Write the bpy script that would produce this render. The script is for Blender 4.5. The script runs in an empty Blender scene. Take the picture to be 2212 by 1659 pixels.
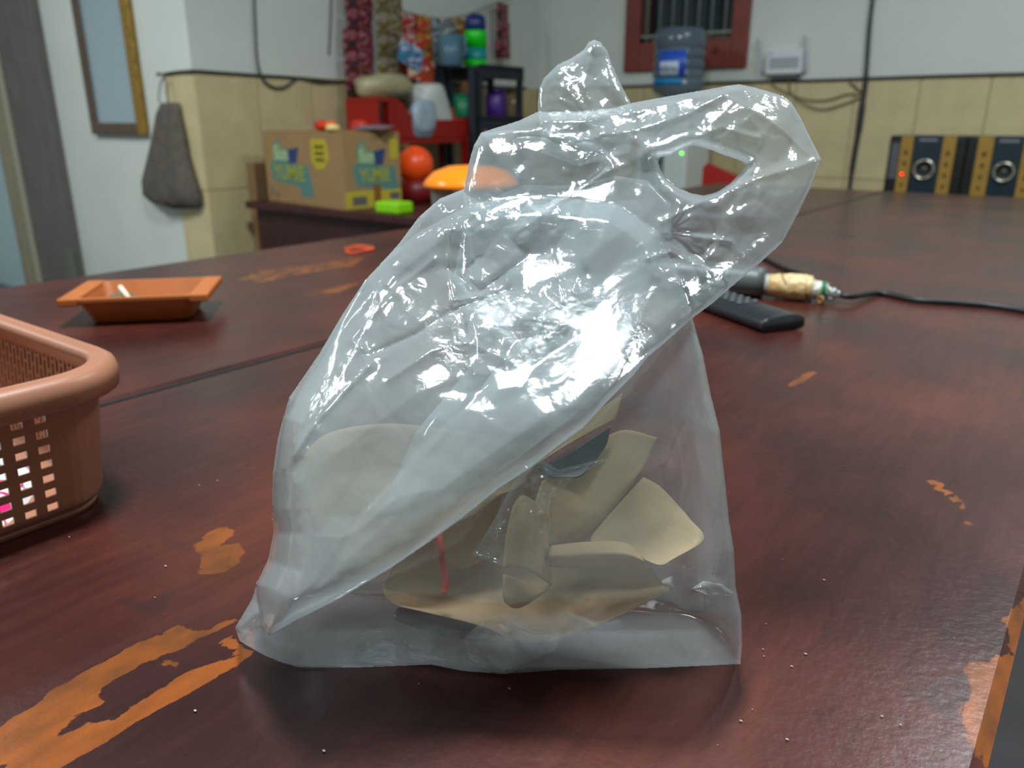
import bpy, bmesh, math, random
import numpy as np
from mathutils import Vector, Matrix

# ------------------------------------------------------------------ camera, light, exposure
SC = bpy.context.scene
COL = SC.collection
W, H, F = 2212.0, 1659.0, 1700.0
PITCH, YAW = math.radians(18.5), math.radians(37.3)
CAM = np.array([0.0, 0.0, 1.0])
FW = np.array([-math.sin(YAW) * math.cos(PITCH), math.cos(YAW) * math.cos(PITCH), -math.sin(PITCH)])
RT = np.array([math.cos(YAW), math.sin(YAW), 0.0])
UP = np.cross(RT, FW)

cam = bpy.data.cameras.new('camera')
cam.sensor_width = 36.0
cam.lens = F / W * 36.0
cam.clip_start = 0.01
cam.dof.use_dof = True
cam.dof.focus_distance = 0.36
cam.dof.aperture_fstop = 10.5
cam_o = bpy.data.objects.new('camera', cam)
COL.objects.link(cam_o)
cam_o.location = CAM
cam_o.rotation_euler = (math.pi / 2 - PITCH, 0, YAW)
SC.camera = cam_o

SC.view_settings.view_transform = 'Standard'
SC.view_settings.look = 'None'
SC.view_settings.gamma = 1.0
SC.view_settings.use_curve_mapping = False
SC.view_settings.exposure = 0.42
try:
    SC.cycles.transparent_max_bounces = 32
    SC.cycles.max_bounces = 12
    SC.cycles.caustics_reflective = False
    SC.cycles.caustics_refractive = False
except Exception:
    pass

world = bpy.data.worlds.new('night')
SC.world = world
world.use_nodes = True
world.node_tree.nodes['Background'].inputs[0].default_value = (0.02, 0.03, 0.045, 1)
world.node_tree.nodes['Background'].inputs[1].default_value = 0.3


def area_light(name, loc, size, power, color, size_y=None):
    l = bpy.data.lights.new(name, 'AREA')
    l.energy = power
    l.color = color
    if size_y:
        l.shape = 'RECTANGLE'
        l.size = size
        l.size_y = size_y
    else:
        l.shape = 'DISK'
        l.size = size
    o = bpy.data.objects.new(name, l)
    COL.objects.link(o)
    o.location = loc
    return o


# cool white ceiling lamps above the frame; the side one is an added fill
area_light('ceiling_lamp_table', (-0.48, 0.42, 2.98), 0.50, 66, (0.90, 0.99, 1.0))
area_light('side_fill_light', (-3.3, -0.4, 2.98), 0.25, 52, (0.93, 0.99, 1.0), 1.1)  # unseen fill, added to brighten the return wall and glint on the bag
area_light('ceiling_lamp_right', (0.2, 2.6, 2.98), 0.25, 26, (0.88, 0.96, 1.0), 1.0)


# ------------------------------------------------------------------ pixel helpers (reference photo frame -> points on real planes)
def ray(x, y):
    return FW + RT * (x - W / 2) / F - UP * (y - H / 2) / F


def Z(x, y, z=0.75):
    r = ray(x, y); return CAM + r * (z - 1.0) / r[2]


def X(x, y, v):
    r = ray(x, y); return CAM + r * v / r[0]


def Y(x, y, v):
    r = ray(x, y); return CAM + r * v / r[1]


def rays(px, py):
    return FW[None, :] + RT[None, :] * ((px - W / 2) / F)[:, None] - UP[None, :] * ((py - H / 2) / F)[:, None]


# ------------------------------------------------------------------ materials
def lin(r, g, b):
    def f(v):
        v /= 255.0
        return v / 12.92 if v <= 0.04045 else ((v + 0.055) / 1.055) ** 2.4
    return (f(r), f(g), f(b), 1.0)


MATS = {}


def mat(name, rgb, rough=0.5, metal=0.0, noise=0.0, nscale=20.0, bump=0.0, bscale=80.0, spec=0.5, emit=None, estr=0.0,
        trans=0.0, alpha=1.0, coat=0.0, stretch=None, rgb2=None, sub=0.0):
    if name in MATS:
        return MATS[name]
    m = bpy.data.materials.new(name)
    m.use_nodes = True
    nt = m.node_tree
    b = nt.nodes['Principled BSDF']
    c = lin(*rgb)
    b.inputs['Base Color'].default_value = c
    b.inputs['Roughness'].default_value = rough
    b.inputs['Metallic'].default_value = metal
    b.inputs['Specular IOR Level'].default_value = spec
    b.inputs['Transmission Weight'].default_value = trans
    b.inputs['Alpha'].default_value = alpha
    b.inputs['Coat Weight'].default_value = coat
    if sub:
        b.inputs['Subsurface Weight'].default_value = sub
        b.inputs['Subsurface Radius'].default_value = (0.01, 0.01, 0.01)
    tc = nt.nodes.new('ShaderNodeTexCoord')
    vec = tc.outputs['Object']
    if stretch:
        mp = nt.nodes.new('ShaderNodeMapping')
        mp.inputs['Scale'].default_value = stretch
        nt.links.new(vec, mp.inputs['Vector'])
        vec = mp.outputs['Vector']
    if noise or rgb2:
        n = nt.nodes.new('ShaderNodeTexNoise')
        n.inputs['Scale'].default_value = nscale
        n.inputs['Detail'].default_value = 6
        nt.links.new(vec, n.inputs['Vector'])
        r = nt.nodes.new('ShaderNodeValToRGB')
        c2 = lin(*rgb2) if rgb2 else tuple(min(1, v * (1 + noise)) for v in c[:3]) + (1,)
        c1 = c if rgb2 else tuple(v * (1 - noise) for v in c[:3]) + (1,)
        r.color_ramp.elements[0].color = c1
        r.color_ramp.elements[1].color = c2
        r.color_ramp.elements[0].position = 0.35
        r.color_ramp.elements[1].position = 0.65
        nt.links.new(n.outputs['Fac'], r.inputs['Fac'])
        nt.links.new(r.outputs['Color'], b.inputs['Base Color'])
    if bump:
        n2 = nt.nodes.new('ShaderNodeTexNoise')
        n2.inputs['Scale'].default_value = bscale
        n2.inputs['Detail'].default_value = 4
        nt.links.new(vec, n2.inputs['Vector'])
        bp = nt.nodes.new('ShaderNodeBump')
        bp.inputs['Strength'].default_value = bump
        bp.inputs['Distance'].default_value = 0.01
        nt.links.new(n2.outputs['Fac'], bp.inputs['Height'])
        nt.links.new(bp.outputs['Normal'], b.inputs['Normal'])
    if emit:
        b.inputs['Emission Color'].default_value = lin(*emit)
        b.inputs['Emission Strength'].default_value = estr
    MATS[name] = m
    return m


def film_mat(name, tint=(232, 244, 249), h0=0.2, h1=0.75, gloss=0.13, rough=0.11, bump=0.16, bscale=260.0, glowmix=0.55):
    """thin plastic film: clear, slightly milky, glossy; denser where seen edge-on"""
    if name in MATS:
        return MATS[name]
    m = bpy.data.materials.new(name)
    m.use_nodes = True
    nt = m.node_tree
    for n in list(nt.nodes):
        nt.nodes.remove(n)
    N = nt.nodes.new; L = nt.links.new
    out = N('ShaderNodeOutputMaterial')
    tc = N('ShaderNodeTexCoord')
    att = N('ShaderNodeAttribute'); att.attribute_name = 'crumple'
    # crinkle bump
    vo = N('ShaderNodeTexVoronoi'); vo.feature = 'DISTANCE_TO_EDGE'; vo.inputs['Scale'].default_value = bscale * 0.4
    no = N('ShaderNodeTexNoise'); no.inputs['Scale'].default_value = bscale; no.inputs['Detail'].default_value = 5
    wn = N('ShaderNodeTexNoise'); wn.inputs['Scale'].default_value = 60; wn.inputs['Detail'].default_value = 3
    wm = N('ShaderNodeVectorMath'); wm.operation = 'SCALE'; wm.inputs['Scale'].default_value = 0.03
    wa = N('ShaderNodeVectorMath'); wa.operation = 'ADD'
    L(tc.outputs['Object'], wn.inputs['Vector']); L(wn.outputs['Color'], wm.inputs[0])
    L(tc.outputs['Object'], wa.inputs[0]); L(wm.outputs[0], wa.inputs[1])
    L(wa.outputs[0], vo.inputs['Vector']); L(tc.outputs['Object'], no.inputs['Vector'])
    ad = N('ShaderNodeMath'); ad.operation = 'MULTIPLY_ADD'
    L(vo.outputs['Distance'], ad.inputs[0]); ad.inputs[1].default_value = 2.0; L(no.outputs['Fac'], ad.inputs[2])
    bs = N('ShaderNodeMath'); bs.operation = 'MULTIPLY_ADD'
    L(att.outputs['Fac'], bs.inputs[0]); bs.inputs[1].default_value = bump; bs.inputs[2].default_value = 0.03
    bp = N('ShaderNodeBump'); bp.inputs['Distance'].default_value = 0.002
    L(ad.outputs[0], bp.inputs['Height']); L(bs.outputs[0], bp.inputs['Strength'])
    lw = N('ShaderNodeLayerWeight'); lw.inputs['Blend'].default_value = 0.5
    L(bp.outputs['Normal'], lw.inputs['Normal'])
    p3 = N('ShaderNodeMath'); p3.operation = 'POWER'; L(lw.outputs['Facing'], p3.inputs[0]); p3.inputs[1].default_value = 2.2
    fz = N('ShaderNodeMapRange'); L(p3.outputs[0], fz.inputs['Value'])
    fz.inputs['To Min'].default_value = h0; fz.inputs['To Max'].default_value = h1
    p5 = N('ShaderNodeMath'); p5.operation = 'POWER'; L(lw.outputs['Facing'], p5.inputs[0]); p5.inputs[1].default_value = 4.0
    fg = N('ShaderNodeMapRange'); L(p5.outputs[0], fg.inputs['Value'])
    fg.inputs['To Min'].default_value = gloss; fg.inputs['To Max'].default_value = 0.8
    tr = N('ShaderNodeBsdfTransparent'); tr.inputs[0].default_value = (0.97, 0.98, 0.985, 1)
    tl = N('ShaderNodeBsdfTranslucent'); tl.inputs[0].default_value = lin(*tint)
    df = N('ShaderNodeBsdfDiffuse'); df.inputs[0].default_value = lin(*tint)
    gl = N('ShaderNodeBsdfGlossy'); gl.inputs['Roughness'].default_value = rough
    L(bp.outputs['Normal'], gl.inputs['Normal'])
    mx0 = N('ShaderNodeMixShader'); mx0.inputs[0].default_value = glowmix
    L(df.outputs[0], mx0.inputs[1]); L(tl.outputs[0], mx0.inputs[2])
    mx1 = N('ShaderNodeMixShader'); L(fz.outputs[0], mx1.inputs[0]); L(tr.outputs[0], mx1.inputs[1]); L(mx0.outputs[0], mx1.inputs[2])
    mx2 = N('ShaderNodeMixShader'); L(fg.outputs[0], mx2.inputs[0]); L(mx1.outputs[0], mx2.inputs[1]); L(gl.outputs[0], mx2.inputs[2])
    L(mx2.outputs[0], out.inputs['Surface'])
    MATS[name] = m
    return m


def table_mat():
    m = bpy.data.materials.new('worn_varnished_wood')
    m.use_nodes = True
    nt = m.node_tree; N = nt.nodes.new; L = nt.links.new
    b = nt.nodes['Principled BSDF']
    tc = N('ShaderNodeTexCoord')
    mp = N('ShaderNodeMapping'); mp.inputs['Scale'].default_value = (9, 1.2, 1)
    L(tc.outputs['Object'], mp.inputs['Vector'])
    g = N('ShaderNodeTexNoise'); g.inputs['Scale'].default_value = 14; g.inputs['Detail'].default_value = 8; g.inputs['Roughness'].default_value = 0.65
    L(mp.outputs[0], g.inputs['Vector'])
    n1 = N('ShaderNodeTexNoise'); n1.inputs['Scale'].default_value = 5.5; n1.inputs['Detail'].default_value = 5
    L(tc.outputs['Object'], n1.inputs['Vector'])
    r1 = N('ShaderNodeValToRGB')
    e = r1.color_ramp.elements
    e[0].position = 0.33; e[0].color = lin(50, 22, 20)
    e[1].position = 0.68; e[1].color = lin(84, 37, 27)
    k = e.new(0.5); k.color = lin(66, 28, 23)
    L(n1.outputs['Fac'], r1.inputs['Fac'])
    r2 = N('ShaderNodeValToRGB')
    r2.color_ramp.elements[0].position = 0.3; r2.color_ramp.elements[0].color = (0.72, 0.72, 0.72, 1)
    r2.color_ramp.elements[1].position = 0.7; r2.color_ramp.elements[1].color = (1.2, 1.2, 1.2, 1)
    L(g.outputs['Fac'], r2.inputs['Fac'])
    mu = N('ShaderNodeMix'); mu.data_type = 'RGBA'; mu.blend_type = 'MULTIPLY'; mu.inputs['Factor'].default_value = 1
    L(r1.outputs['Color'], mu.inputs[6]); L(r2.outputs['Color'], mu.inputs[7])
    # darker spots
    n3 = N('ShaderNodeTexNoise'); n3.inputs['Scale'].default_value = 22; n3.inputs['Detail'].default_value = 3
    L(tc.outputs['Object'], n3.inputs['Vector'])
    r3 = N('ShaderNodeValToRGB'); r3.color_ramp.elements[0].position = 0.67; r3.color_ramp.elements[1].position = 0.75
    L(n3.outputs['Fac'], r3.inputs['Fac'])
    md = N('ShaderNodeMix'); md.data_type = 'RGBA'
    sc = N('ShaderNodeMath'); sc.operation = 'MULTIPLY'; sc.inputs[1].default_value = 0.55
    L(r3.outputs['Color'], sc.inputs[0]); L(sc.outputs[0], md.inputs['Factor'])
    L(mu.outputs[2], md.inputs[6]); md.inputs[7].default_value = lin(38, 26, 28)
    # worn patches: signed distance stored on the board + grain noise
    att = N('ShaderNodeAttribute'); att.attribute_name = 'wear'
    nw = N('ShaderNodeTexNoise'); nw.inputs['Scale'].default_value = 55; nw.inputs['Detail'].default_value = 7; nw.inputs['Roughness'].default_value = 0.7
    mp2 = N('ShaderNodeMapping'); mp2.inputs['Scale'].default_value = (2.2, 0.8, 1)
    L(tc.outputs['Object'], mp2.inputs['Vector']); L(mp2.outputs[0], nw.inputs['Vector'])
    ma = N('ShaderNodeMath'); ma.operation = 'MULTIPLY_ADD'; L(nw.outputs['Fac'], ma.inputs[0]); ma.inputs[1].default_value = 0.022; ma.inputs[2].default_value = -0.0115
    su = N('ShaderNodeMath'); su.operation = 'ADD'; L(att.outputs['Fac'], su.inputs[0]); L(ma.outputs[0], su.inputs[1])
    ws = N('ShaderNodeMapRange'); L(su.outputs[0], ws.inputs['Value'])
    ws.inputs['From Min'].default_value = -0.0003; ws.inputs['From Max'].default_value = 0.0010
    oc = N('ShaderNodeValToRGB')
    oc.color_ramp.elements[0].position = 0.25; oc.color_ramp.elements[0].color = lin(84, 48, 20)
    oc.color_ramp.elements[1].position = 0.7; oc.color_ramp.elements[1].color = lin(146, 76, 26)
    no = N('ShaderNodeTexNoise'); no.inputs['Scale'].default_value = 30; no.inputs['Detail'].default_value = 6
    L(mp2.outputs[0], no.inputs['Vector']); L(no.outputs['Fac'], oc.inputs['Fac'])
    mw = N('ShaderNodeMix'); mw.data_type = 'RGBA'
    L(ws.outputs[0], mw.inputs['Factor']); L(md.outputs[2], mw.inputs[6]); L(oc.outputs['Color'], mw.inputs[7])
    L(mw.outputs[2], b.inputs['Base Color'])
    rr = N('ShaderNodeMapRange'); L(n1.outputs['Fac'], rr.inputs['Value']); rr.inputs['To Min'].default_value = 0.22; rr.inputs['To Max'].default_value = 0.38
    L(rr.outputs[0], b.inputs['Roughness'])
    b.inputs['Specular IOR Level'].default_value = 0.68
    bp = N('ShaderNodeBump'); bp.inputs['Strength'].default_value = 0.16; bp.inputs['Distance'].default_value = 0.0015
    bn = N('ShaderNodeTexNoise'); bn.inputs['Scale'].default_value = 190; bn.inputs['Detail'].default_value = 5
    L(tc.outputs['Object'], bn.inputs['Vector'])
    L(bn.outputs['Fac'], bp.inputs['Height']); L(bp.outputs['Normal'], b.inputs['Normal'])
    return m


# ------------------------------------------------------------------ mesh helpers
def tagit(o, label=None, cat=None, group=None, kind=None):
    if label: o['label'] = label
    if cat: o['category'] = cat
    if group: o['group'] = group
    if kind: o['kind'] = kind
    return o


def mesh_obj(name, verts, faces, m, parent=None, smooth=False):
    me = bpy.data.meshes.new(name)
    me.from_pydata([tuple(v) for v in verts], [], faces)
    me.validate()
    if m: me.materials.append(m)
    if smooth:
        me.polygons.foreach_set('use_smooth', [True] * len(me.polygons))
    o = bpy.data.objects.new(name, me)
    COL.objects.link(o)
    if parent: o.parent = parent
    return o


def bm_obj(name, bm, m, parent=None, smooth=False):
    me = bpy.data.meshes.new(name)
    bmesh.ops.recalc_face_normals(bm, faces=bm.faces)
    bm.to_mesh(me); bm.free()
    if m: me.materials.append(m)
    if smooth:
        me.polygons.foreach_set('use_smooth', [True] * len(me.polygons))
    o = bpy.data.objects.new(name, me)
    COL.objects.link(o)
    if parent: o.parent = parent
    return o


def empty(name, label=None, cat=None, group=None, loc=(0, 0, 0), rz=0.0, kind=None):
    o = bpy.data.objects.new(name, None)
    COL.objects.link(o)
    o.empty_display_size = 0.02
    o.location = loc
    o.rotation_euler = (0, 0, rz)
    return tagit(o, label, cat, group, kind)


def addbox(bm, lo, hi, bevel=0.0, seg=2, M=None):
    r = bmesh.ops.create_cube(bm, size=1.0)
    vs = r['verts']
    for v in vs:
        v.co = Vector([(lo[i] + hi[i]) / 2 + v.co[i] * (hi[i] - lo[i]) for i in range(3)])
    if bevel:
        es = list({e for v in vs for e in v.link_edges})
        rb = bmesh.ops.bevel(bm, geom=es, offset=bevel, segments=seg, affect='EDGES', profile=0.5)
        vs = list({v for f in rb['faces'] for v in f.verts} | {v for v in vs if v.is_valid})
    if M is not None:
        bmesh.ops.transform(bm, matrix=M, verts=vs)
    return vs


def box(name, lo, hi, m, parent=None, bevel=0.0, M=None, seg=2):
    bm = bmesh.new(); addbox(bm, lo, hi, bevel, seg, M)
    return bm_obj(name, bm, m, parent)


def boxes(name, lst, m, parent=None, bevel=0.0):
    bm = bmesh.new()
    for lo, hi in lst: addbox(bm, lo, hi, bevel)
    return bm_obj(name, bm, m, parent)


def catmull(pts, n):
    P = [np.array(p, float) for p in pts]
    P = [2 * P[0] - P[1]] + P + [2 * P[-1] - P[-2]]
    out = []
    for i in range(1, len(P) - 2):
        for k in range(n):
            t = k / n
            a, b, c, d = P[i - 1:i + 3]
            out.append(0.5 * ((2 * b) + (-a + c) * t + (2 * a - 5 * b + 4 * c - d) * t * t + (-a + 3 * b - 3 * c + d) * t ** 3))
    out.append(P[-2])
    return out


def tube(name, pts, r, m, parent=None, n=6, seg=8, radii=None):
    path = catmull(pts, n) if n > 1 else [np.array(p, float) for p in pts]
    V = []; Fc = []
    up = Vector((0, 0, 1))
    prev = None
    for i, p in enumerate(path):
        q = path[min(i + 1, len(path) - 1)] - path[max(i - 1, 0)]
        t = Vector(q).normalized()
        if prev is None:
            a = t.cross(up)
            if a.length < 0.05: a = t.cross(Vector((1, 0, 0)))
        else:
            a = prev - t * prev.dot(t)
        a.normalize(); prev = a
        b = t.cross(a)
        rr = r if radii is None else radii[min(int(i / max(1, len(path) - 1) * (len(radii) - 1) + .5), len(radii) - 1)]
        for k in range(seg):
            an = 2 * math.pi * k / seg
            V.append(Vector(p) + a * (math.cos(an) * rr) + b * (math.sin(an) * rr))
    for i in range(len(path) - 1):
        for k in range(seg):
            Fc.append((i * seg + k, i * seg + (k + 1) % seg, (i + 1) * seg + (k + 1) % seg, (i + 1) * seg + k))
    Fc.append(tuple(range(seg))[::-1]); Fc.append(tuple(range((len(path) - 1) * seg, len(path) * seg)))
    return mesh_obj(name, V, Fc, m, parent, True)


def lathe(name, prof, m, parent=None, seg=32, M=None, cap=True, smooth=True):
    """prof: list of (radius, height)"""
    V = []; Fc = []
    for r, h in prof:
        for k in range(seg):
            a = 2 * math.pi * k / seg
            V.append(Vector((r * math.cos(a), r * math.sin(a), h)))
    for i in range(len(prof) - 1):
        for k in range(seg):
            Fc.append((i * seg + k, i * seg + (k + 1) % seg, (i + 1) * seg + (k + 1) % seg, (i + 1) * seg + k))
    if cap:
        if prof[0][0] > 1e-4: Fc.append(tuple(range(seg))[::-1])
        if prof[-1][0] > 1e-4: Fc.append(tuple(range((len(prof) - 1) * seg, len(prof) * seg)))
    if M is not None: V = [M @ v for v in V]
    o = mesh_obj(name, V, Fc, m, parent, smooth)
    return o


def text(name, body, size, m, parent, loc, rot, extrude=0.0004, sx=1.0, bold=0.0):
    c = bpy.data.curves.new(name, 'FONT')
    c.body = body; c.size = size; c.extrude = extrude; c.align_x = 'CENTER'; c.align_y = 'CENTER'
    c.offset = bold
    c.materials.append(m)
    o = bpy.data.objects.new(name, c)
    COL.objects.link(o)
    bpy.context.view_layer.update()
    me = bpy.data.meshes.new_from_object(o)
    bpy.data.objects.remove(o)
    o = bpy.data.objects.new(name, me)
    COL.objects.link(o)
    o.parent = parent; o.location = loc; o.rotation_euler = rot; o.scale = (sx, 1, 1)
    return o


def poly_dist(px, py, poly):
    """unsigned distance, inside mask, nearest point"""
    best = np.full(px.shape, 1e18); nx = np.zeros(px.shape); ny = np.zeros(px.shape)
    inside = np.zeros(px.shape, bool)
    n = len(poly)
    for i in range(n):
        x0, y0 = poly[i]; x1, y1 = poly[(i + 1) % n]
        dx, dy = x1 - x0, y1 - y0
        L2 = dx * dx + dy * dy + 1e-12
        t = np.clip(((px - x0) * dx + (py - y0) * dy) / L2, 0, 1)
        qx, qy = x0 + t * dx, y0 + t * dy
        d = (px - qx) ** 2 + (py - qy) ** 2
        k = d < best
        best[k] = d[k]; nx[k] = qx[k]; ny[k] = qy[k]
        if y0 != y1:
            c = ((y0 > py) != (y1 > py)) & (px < (x1 - x0) * (py - y0) / (y1 - y0) + x0)
            inside ^= c
    return np.sqrt(best), inside, nx, ny


# ------------------------------------------------------------------ palette
PLASTER = mat('wall_plaster', (214, 220, 214), 0.75, noise=0.03, nscale=3, bump=0.12, bscale=60)
TILEM = mat('tile_glaze', (206, 190, 148), 0.32, noise=0.06, nscale=9, bump=0.03, bscale=30, spec=0.4)
GROUT = mat('tile_grout', (150, 136, 100), 0.8)
FLOORM = mat('floor_cement', (98, 96, 100), 0.5, noise=0.12, nscale=8)
CEILM = mat('ceiling_paint', (205, 212, 212), 0.8)
BLACKC = mat('black_cable', (22, 24, 28), 0.45)
GREYC = mat('grey_cable', (70, 74, 76), 0.5)
WOODT = table_mat()
DARKW = mat('dark_table_wood', (62, 28, 26), 0.45, noise=0.2, nscale=12, stretch=(1, 6, 1))

# ------------------------------------------------------------------ room shell
YB, XL, YR = 4.55, -3.25, 2.03          # back wall, left wall, return wall
ZC = 3.05
X0, X1, Y0 = -6.0, 2.6, -3.0
box('floor', (X0, Y0, -0.05), (X1, YB + 0.15, 0.0), FLOORM)['kind'] = 'structure'
box('ceiling', (X0, Y0, ZC), (X1, YB + 0.15, ZC + 0.05), CEILM)['kind'] = 'structure'
WX0, WX1, WZ0, WZ1 = -2.594, -1.820, 1.28, 2.45
wb = boxes('wall_back', [((XL - 0.15, YB, 0), (WX0, YB + 0.15, ZC)), ((WX1, YB, 0), (X1, YB + 0.15, ZC)),
                         ((WX0, YB, 0), (WX1, YB + 0.15, WZ0)), ((WX0, YB, WZ1), (WX1, YB + 0.15, ZC))], PLASTER)
wb['kind'] = 'structure'
wl = box('wall_left', (XL - 0.15, YR + 0.15, 0), (XL, YB, ZC), PLASTER); wl['kind'] = 'structure'
wr = box('wall_return', (X0, YR, 0), (XL, YR + 0.15, ZC), PLASTER); wr['kind'] = 'structure'
box('wall_right', (X1, Y0, 0), (X1 + 0.1, YB + 0.15, ZC), PLASTER)['kind'] = 'structure'
box('wall_front', (X0, Y0 - 0.1, 0), (X1, Y0, ZC), PLASTER)['kind'] = 'structure'
box('wall_far_left', (X0 - 0.1, Y0, 0), (X0, YR + 0.15, ZC), PLASTER)['kind'] = 'structure'


def tiles(parent, axis, a0, a1, fixed, sgn, first):
    """individual wall tiles 0.30 x 0.50 with recessed joints; axis 0: wall runs in x, 1: runs in y"""
    rows = [(0.0, 0.205), (0.21, 0.703), (0.707, 1.2)]
    cuts = [a0]; c = first
    while c < a1 - 0.01:
        if c > a0 + 0.01: cuts.append(c)
        c += 0.307
    cuts.append(a1)
    cache = {}
    rnd = random.Random(4)
    for i in range(len(cuts) - 1):
        for z0, z1 in rows:
            w = round(cuts[i + 1] - cuts[i] - 0.004, 4)
            key = (w, round(z1 - z0, 4))
            if key not in cache:
                bm = bmesh.new()
                if axis == 0: addbox(bm, (0, -0.004, 0), (w, 0.004, z1 - z0), 0.0015, 1)
                else: addbox(bm, (-0.004, 0, 0), (0.004, w, z1 - z0), 0.0015, 1)
                o = bm_obj('tile', bm, TILEM, parent); cache[key] = o.data
            else:
                o = bpy.data.objects.new('tile', cache[key]); COL.objects.link(o); o.parent = parent
            d = rnd.uniform(-0.0006, 0.0006)
            if axis == 0: o.location = (cuts[i] + 0.002, fixed + sgn * (0.004 + d), z0)
            else: o.location = (fixed + sgn * (0.004 + d), cuts[i] + 0.002, z0)


g1 = box('grout', (XL, YB - 0.0035, 0), (X1, YB, 1.2), GROUT, wb)
g2 = box('grout', (XL, YR, 0), (XL + 0.0035, YB, 1.2), GROUT, wl)
g3 = box('grout', (-3.469, YR - 0.0035, 0), (XL, YR, 1.2), GROUT, wr)
tiles(wb, 0, XL + 0.01, X1, YB, -1, -0.916 - 0.307 * 8 + 0.307)
tiles(wl, 1, YR - 0.004, YB - 0.01, XL, 1, 2.344)
tiles(wr, 0, -3.469, XL + 0.004, YR, -1, -3.5)

# --- window
FRAMEM = mat('window_paint', (128, 58, 48), 0.5, noise=0.1, nscale=10)
BARM = mat('window_bar_paint', (126, 134, 126), 0.45)
PANE = mat('window_glass', (38, 52, 58), 0.08, spec=0.6)
win = empty('window_1', kind='structure')
fy0, fy1 = YB - 0.025, YB + 0.07
wd = 0.10
for lo, hi in [((WX0, fy0, WZ0), (WX0 + wd, fy1, WZ1)), ((WX1 - wd, fy0, WZ0), (WX1, fy1, WZ1)),
               ((WX0 + wd, fy0, WZ0), (WX1 - wd, fy1, WZ0 + 0.16)), ((WX0 + wd, fy0, WZ1 - wd), (WX1 - wd, fy1, WZ1))]:
    box('window_frame', lo, hi, FRAMEM, win, 0.006)
box('sash_rail', (WX0 + wd, YB + 0.0, WZ0 + 0.16), (WX1 - wd, YB + 0.05, WZ0 + 0.19), mat('sash_paint', (92, 74, 58), 0.5), win)
box('sash_stile', (WX0 + wd, YB + 0.0, WZ0 + 0.16), (WX0 + wd + 0.06, YB + 0.05, WZ1 - wd), mat('sash_dark', (70, 38, 32), 0.5), win)
box('pane', (WX0 + wd, YB + 0.052, WZ0 + 0.16), (WX1 - wd, YB + 0.058, WZ1 - wd), PANE, win)
for k in range(7):
    xx = WX0 + wd + 0.045 + k * 0.081
    tube('window_bar', [(xx, YB - 0.012, WZ0 + 0.10), (xx, YB - 0.012, WZ1 - 0.05)], 0.008, BARM, win, n=1)
box('window_bar', (WX0 + wd + 0.01, YB - 0.02, WZ0 + 0.185), (WX1 - wd, YB - 0.012, WZ0 + 0.20), BARM, win)
box('window_latch', (WX1 - 0.2, fy0 - 0.012, WZ0 + 0.09), (WX1 - 0.17, fy0, WZ0 + 0.115), mat('latch_red', (120, 20, 30), 0.4), win)

# --- door frame on the return wall
DK = mat('door_post_paint', (104, 100, 96), 0.6, noise=0.1, nscale=6, stretch=(4, 4, 1))
BG = mat('door_beige', (150, 142, 118), 0.55, noise=0.08, nscale=8)
BG2 = mat('door_trim_light', (176, 166, 150), 0.5)
PB = mat('door_pale_blue', (176, 200, 208), 0.5)
door = empty('door_1', kind='structure')
xr = -4.543
xa = Y(16, 100, YR)[0]
box('door_post', (xa, YR - 0.05, 0), (xr, YR + 0.0, 2.3), DK, door, 0.004)
box('door_trim', (xa - 0.05, YR - 0.06, 0), (xa, YR, 2.3), BG2, door, 0.004)
box('door_stile', (xa - 0.17, YR - 0.04, 0), (xa - 0.062, YR - 0.002, 2.2), BG, door, 0.004)
box('door_gap_strip', (xa - 0.062, YR - 0.03, 0.1), (xa - 0.05, YR - 0.02, 2.2), mat('door_gap', (20, 20, 20), 0.8), door)  # black strip filling the gap between stile and trim
box('door_panel', (xa - 0.95, YR - 0.03, 0), (xa - 0.27, YR - 0.002, 2.2), PB, door, 0.003)
box('door_stile', (xa - 0.27, YR - 0.045, 0), (xa - 0.172, YR - 0.002, 2.2), BG, door, 0.01)
box('post_base', (xr - 0.07, YR - 0.07, 0), (xr + 0.015, YR - 0.05, 0.33), mat('post_base_grey', (104, 108, 98), 0.6), door, 0.004)

# ------------------------------------------------------------------ big table
tb = empty('wooden_table', 'large dark red varnished wooden table with worn orange patches', 'table')


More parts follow.
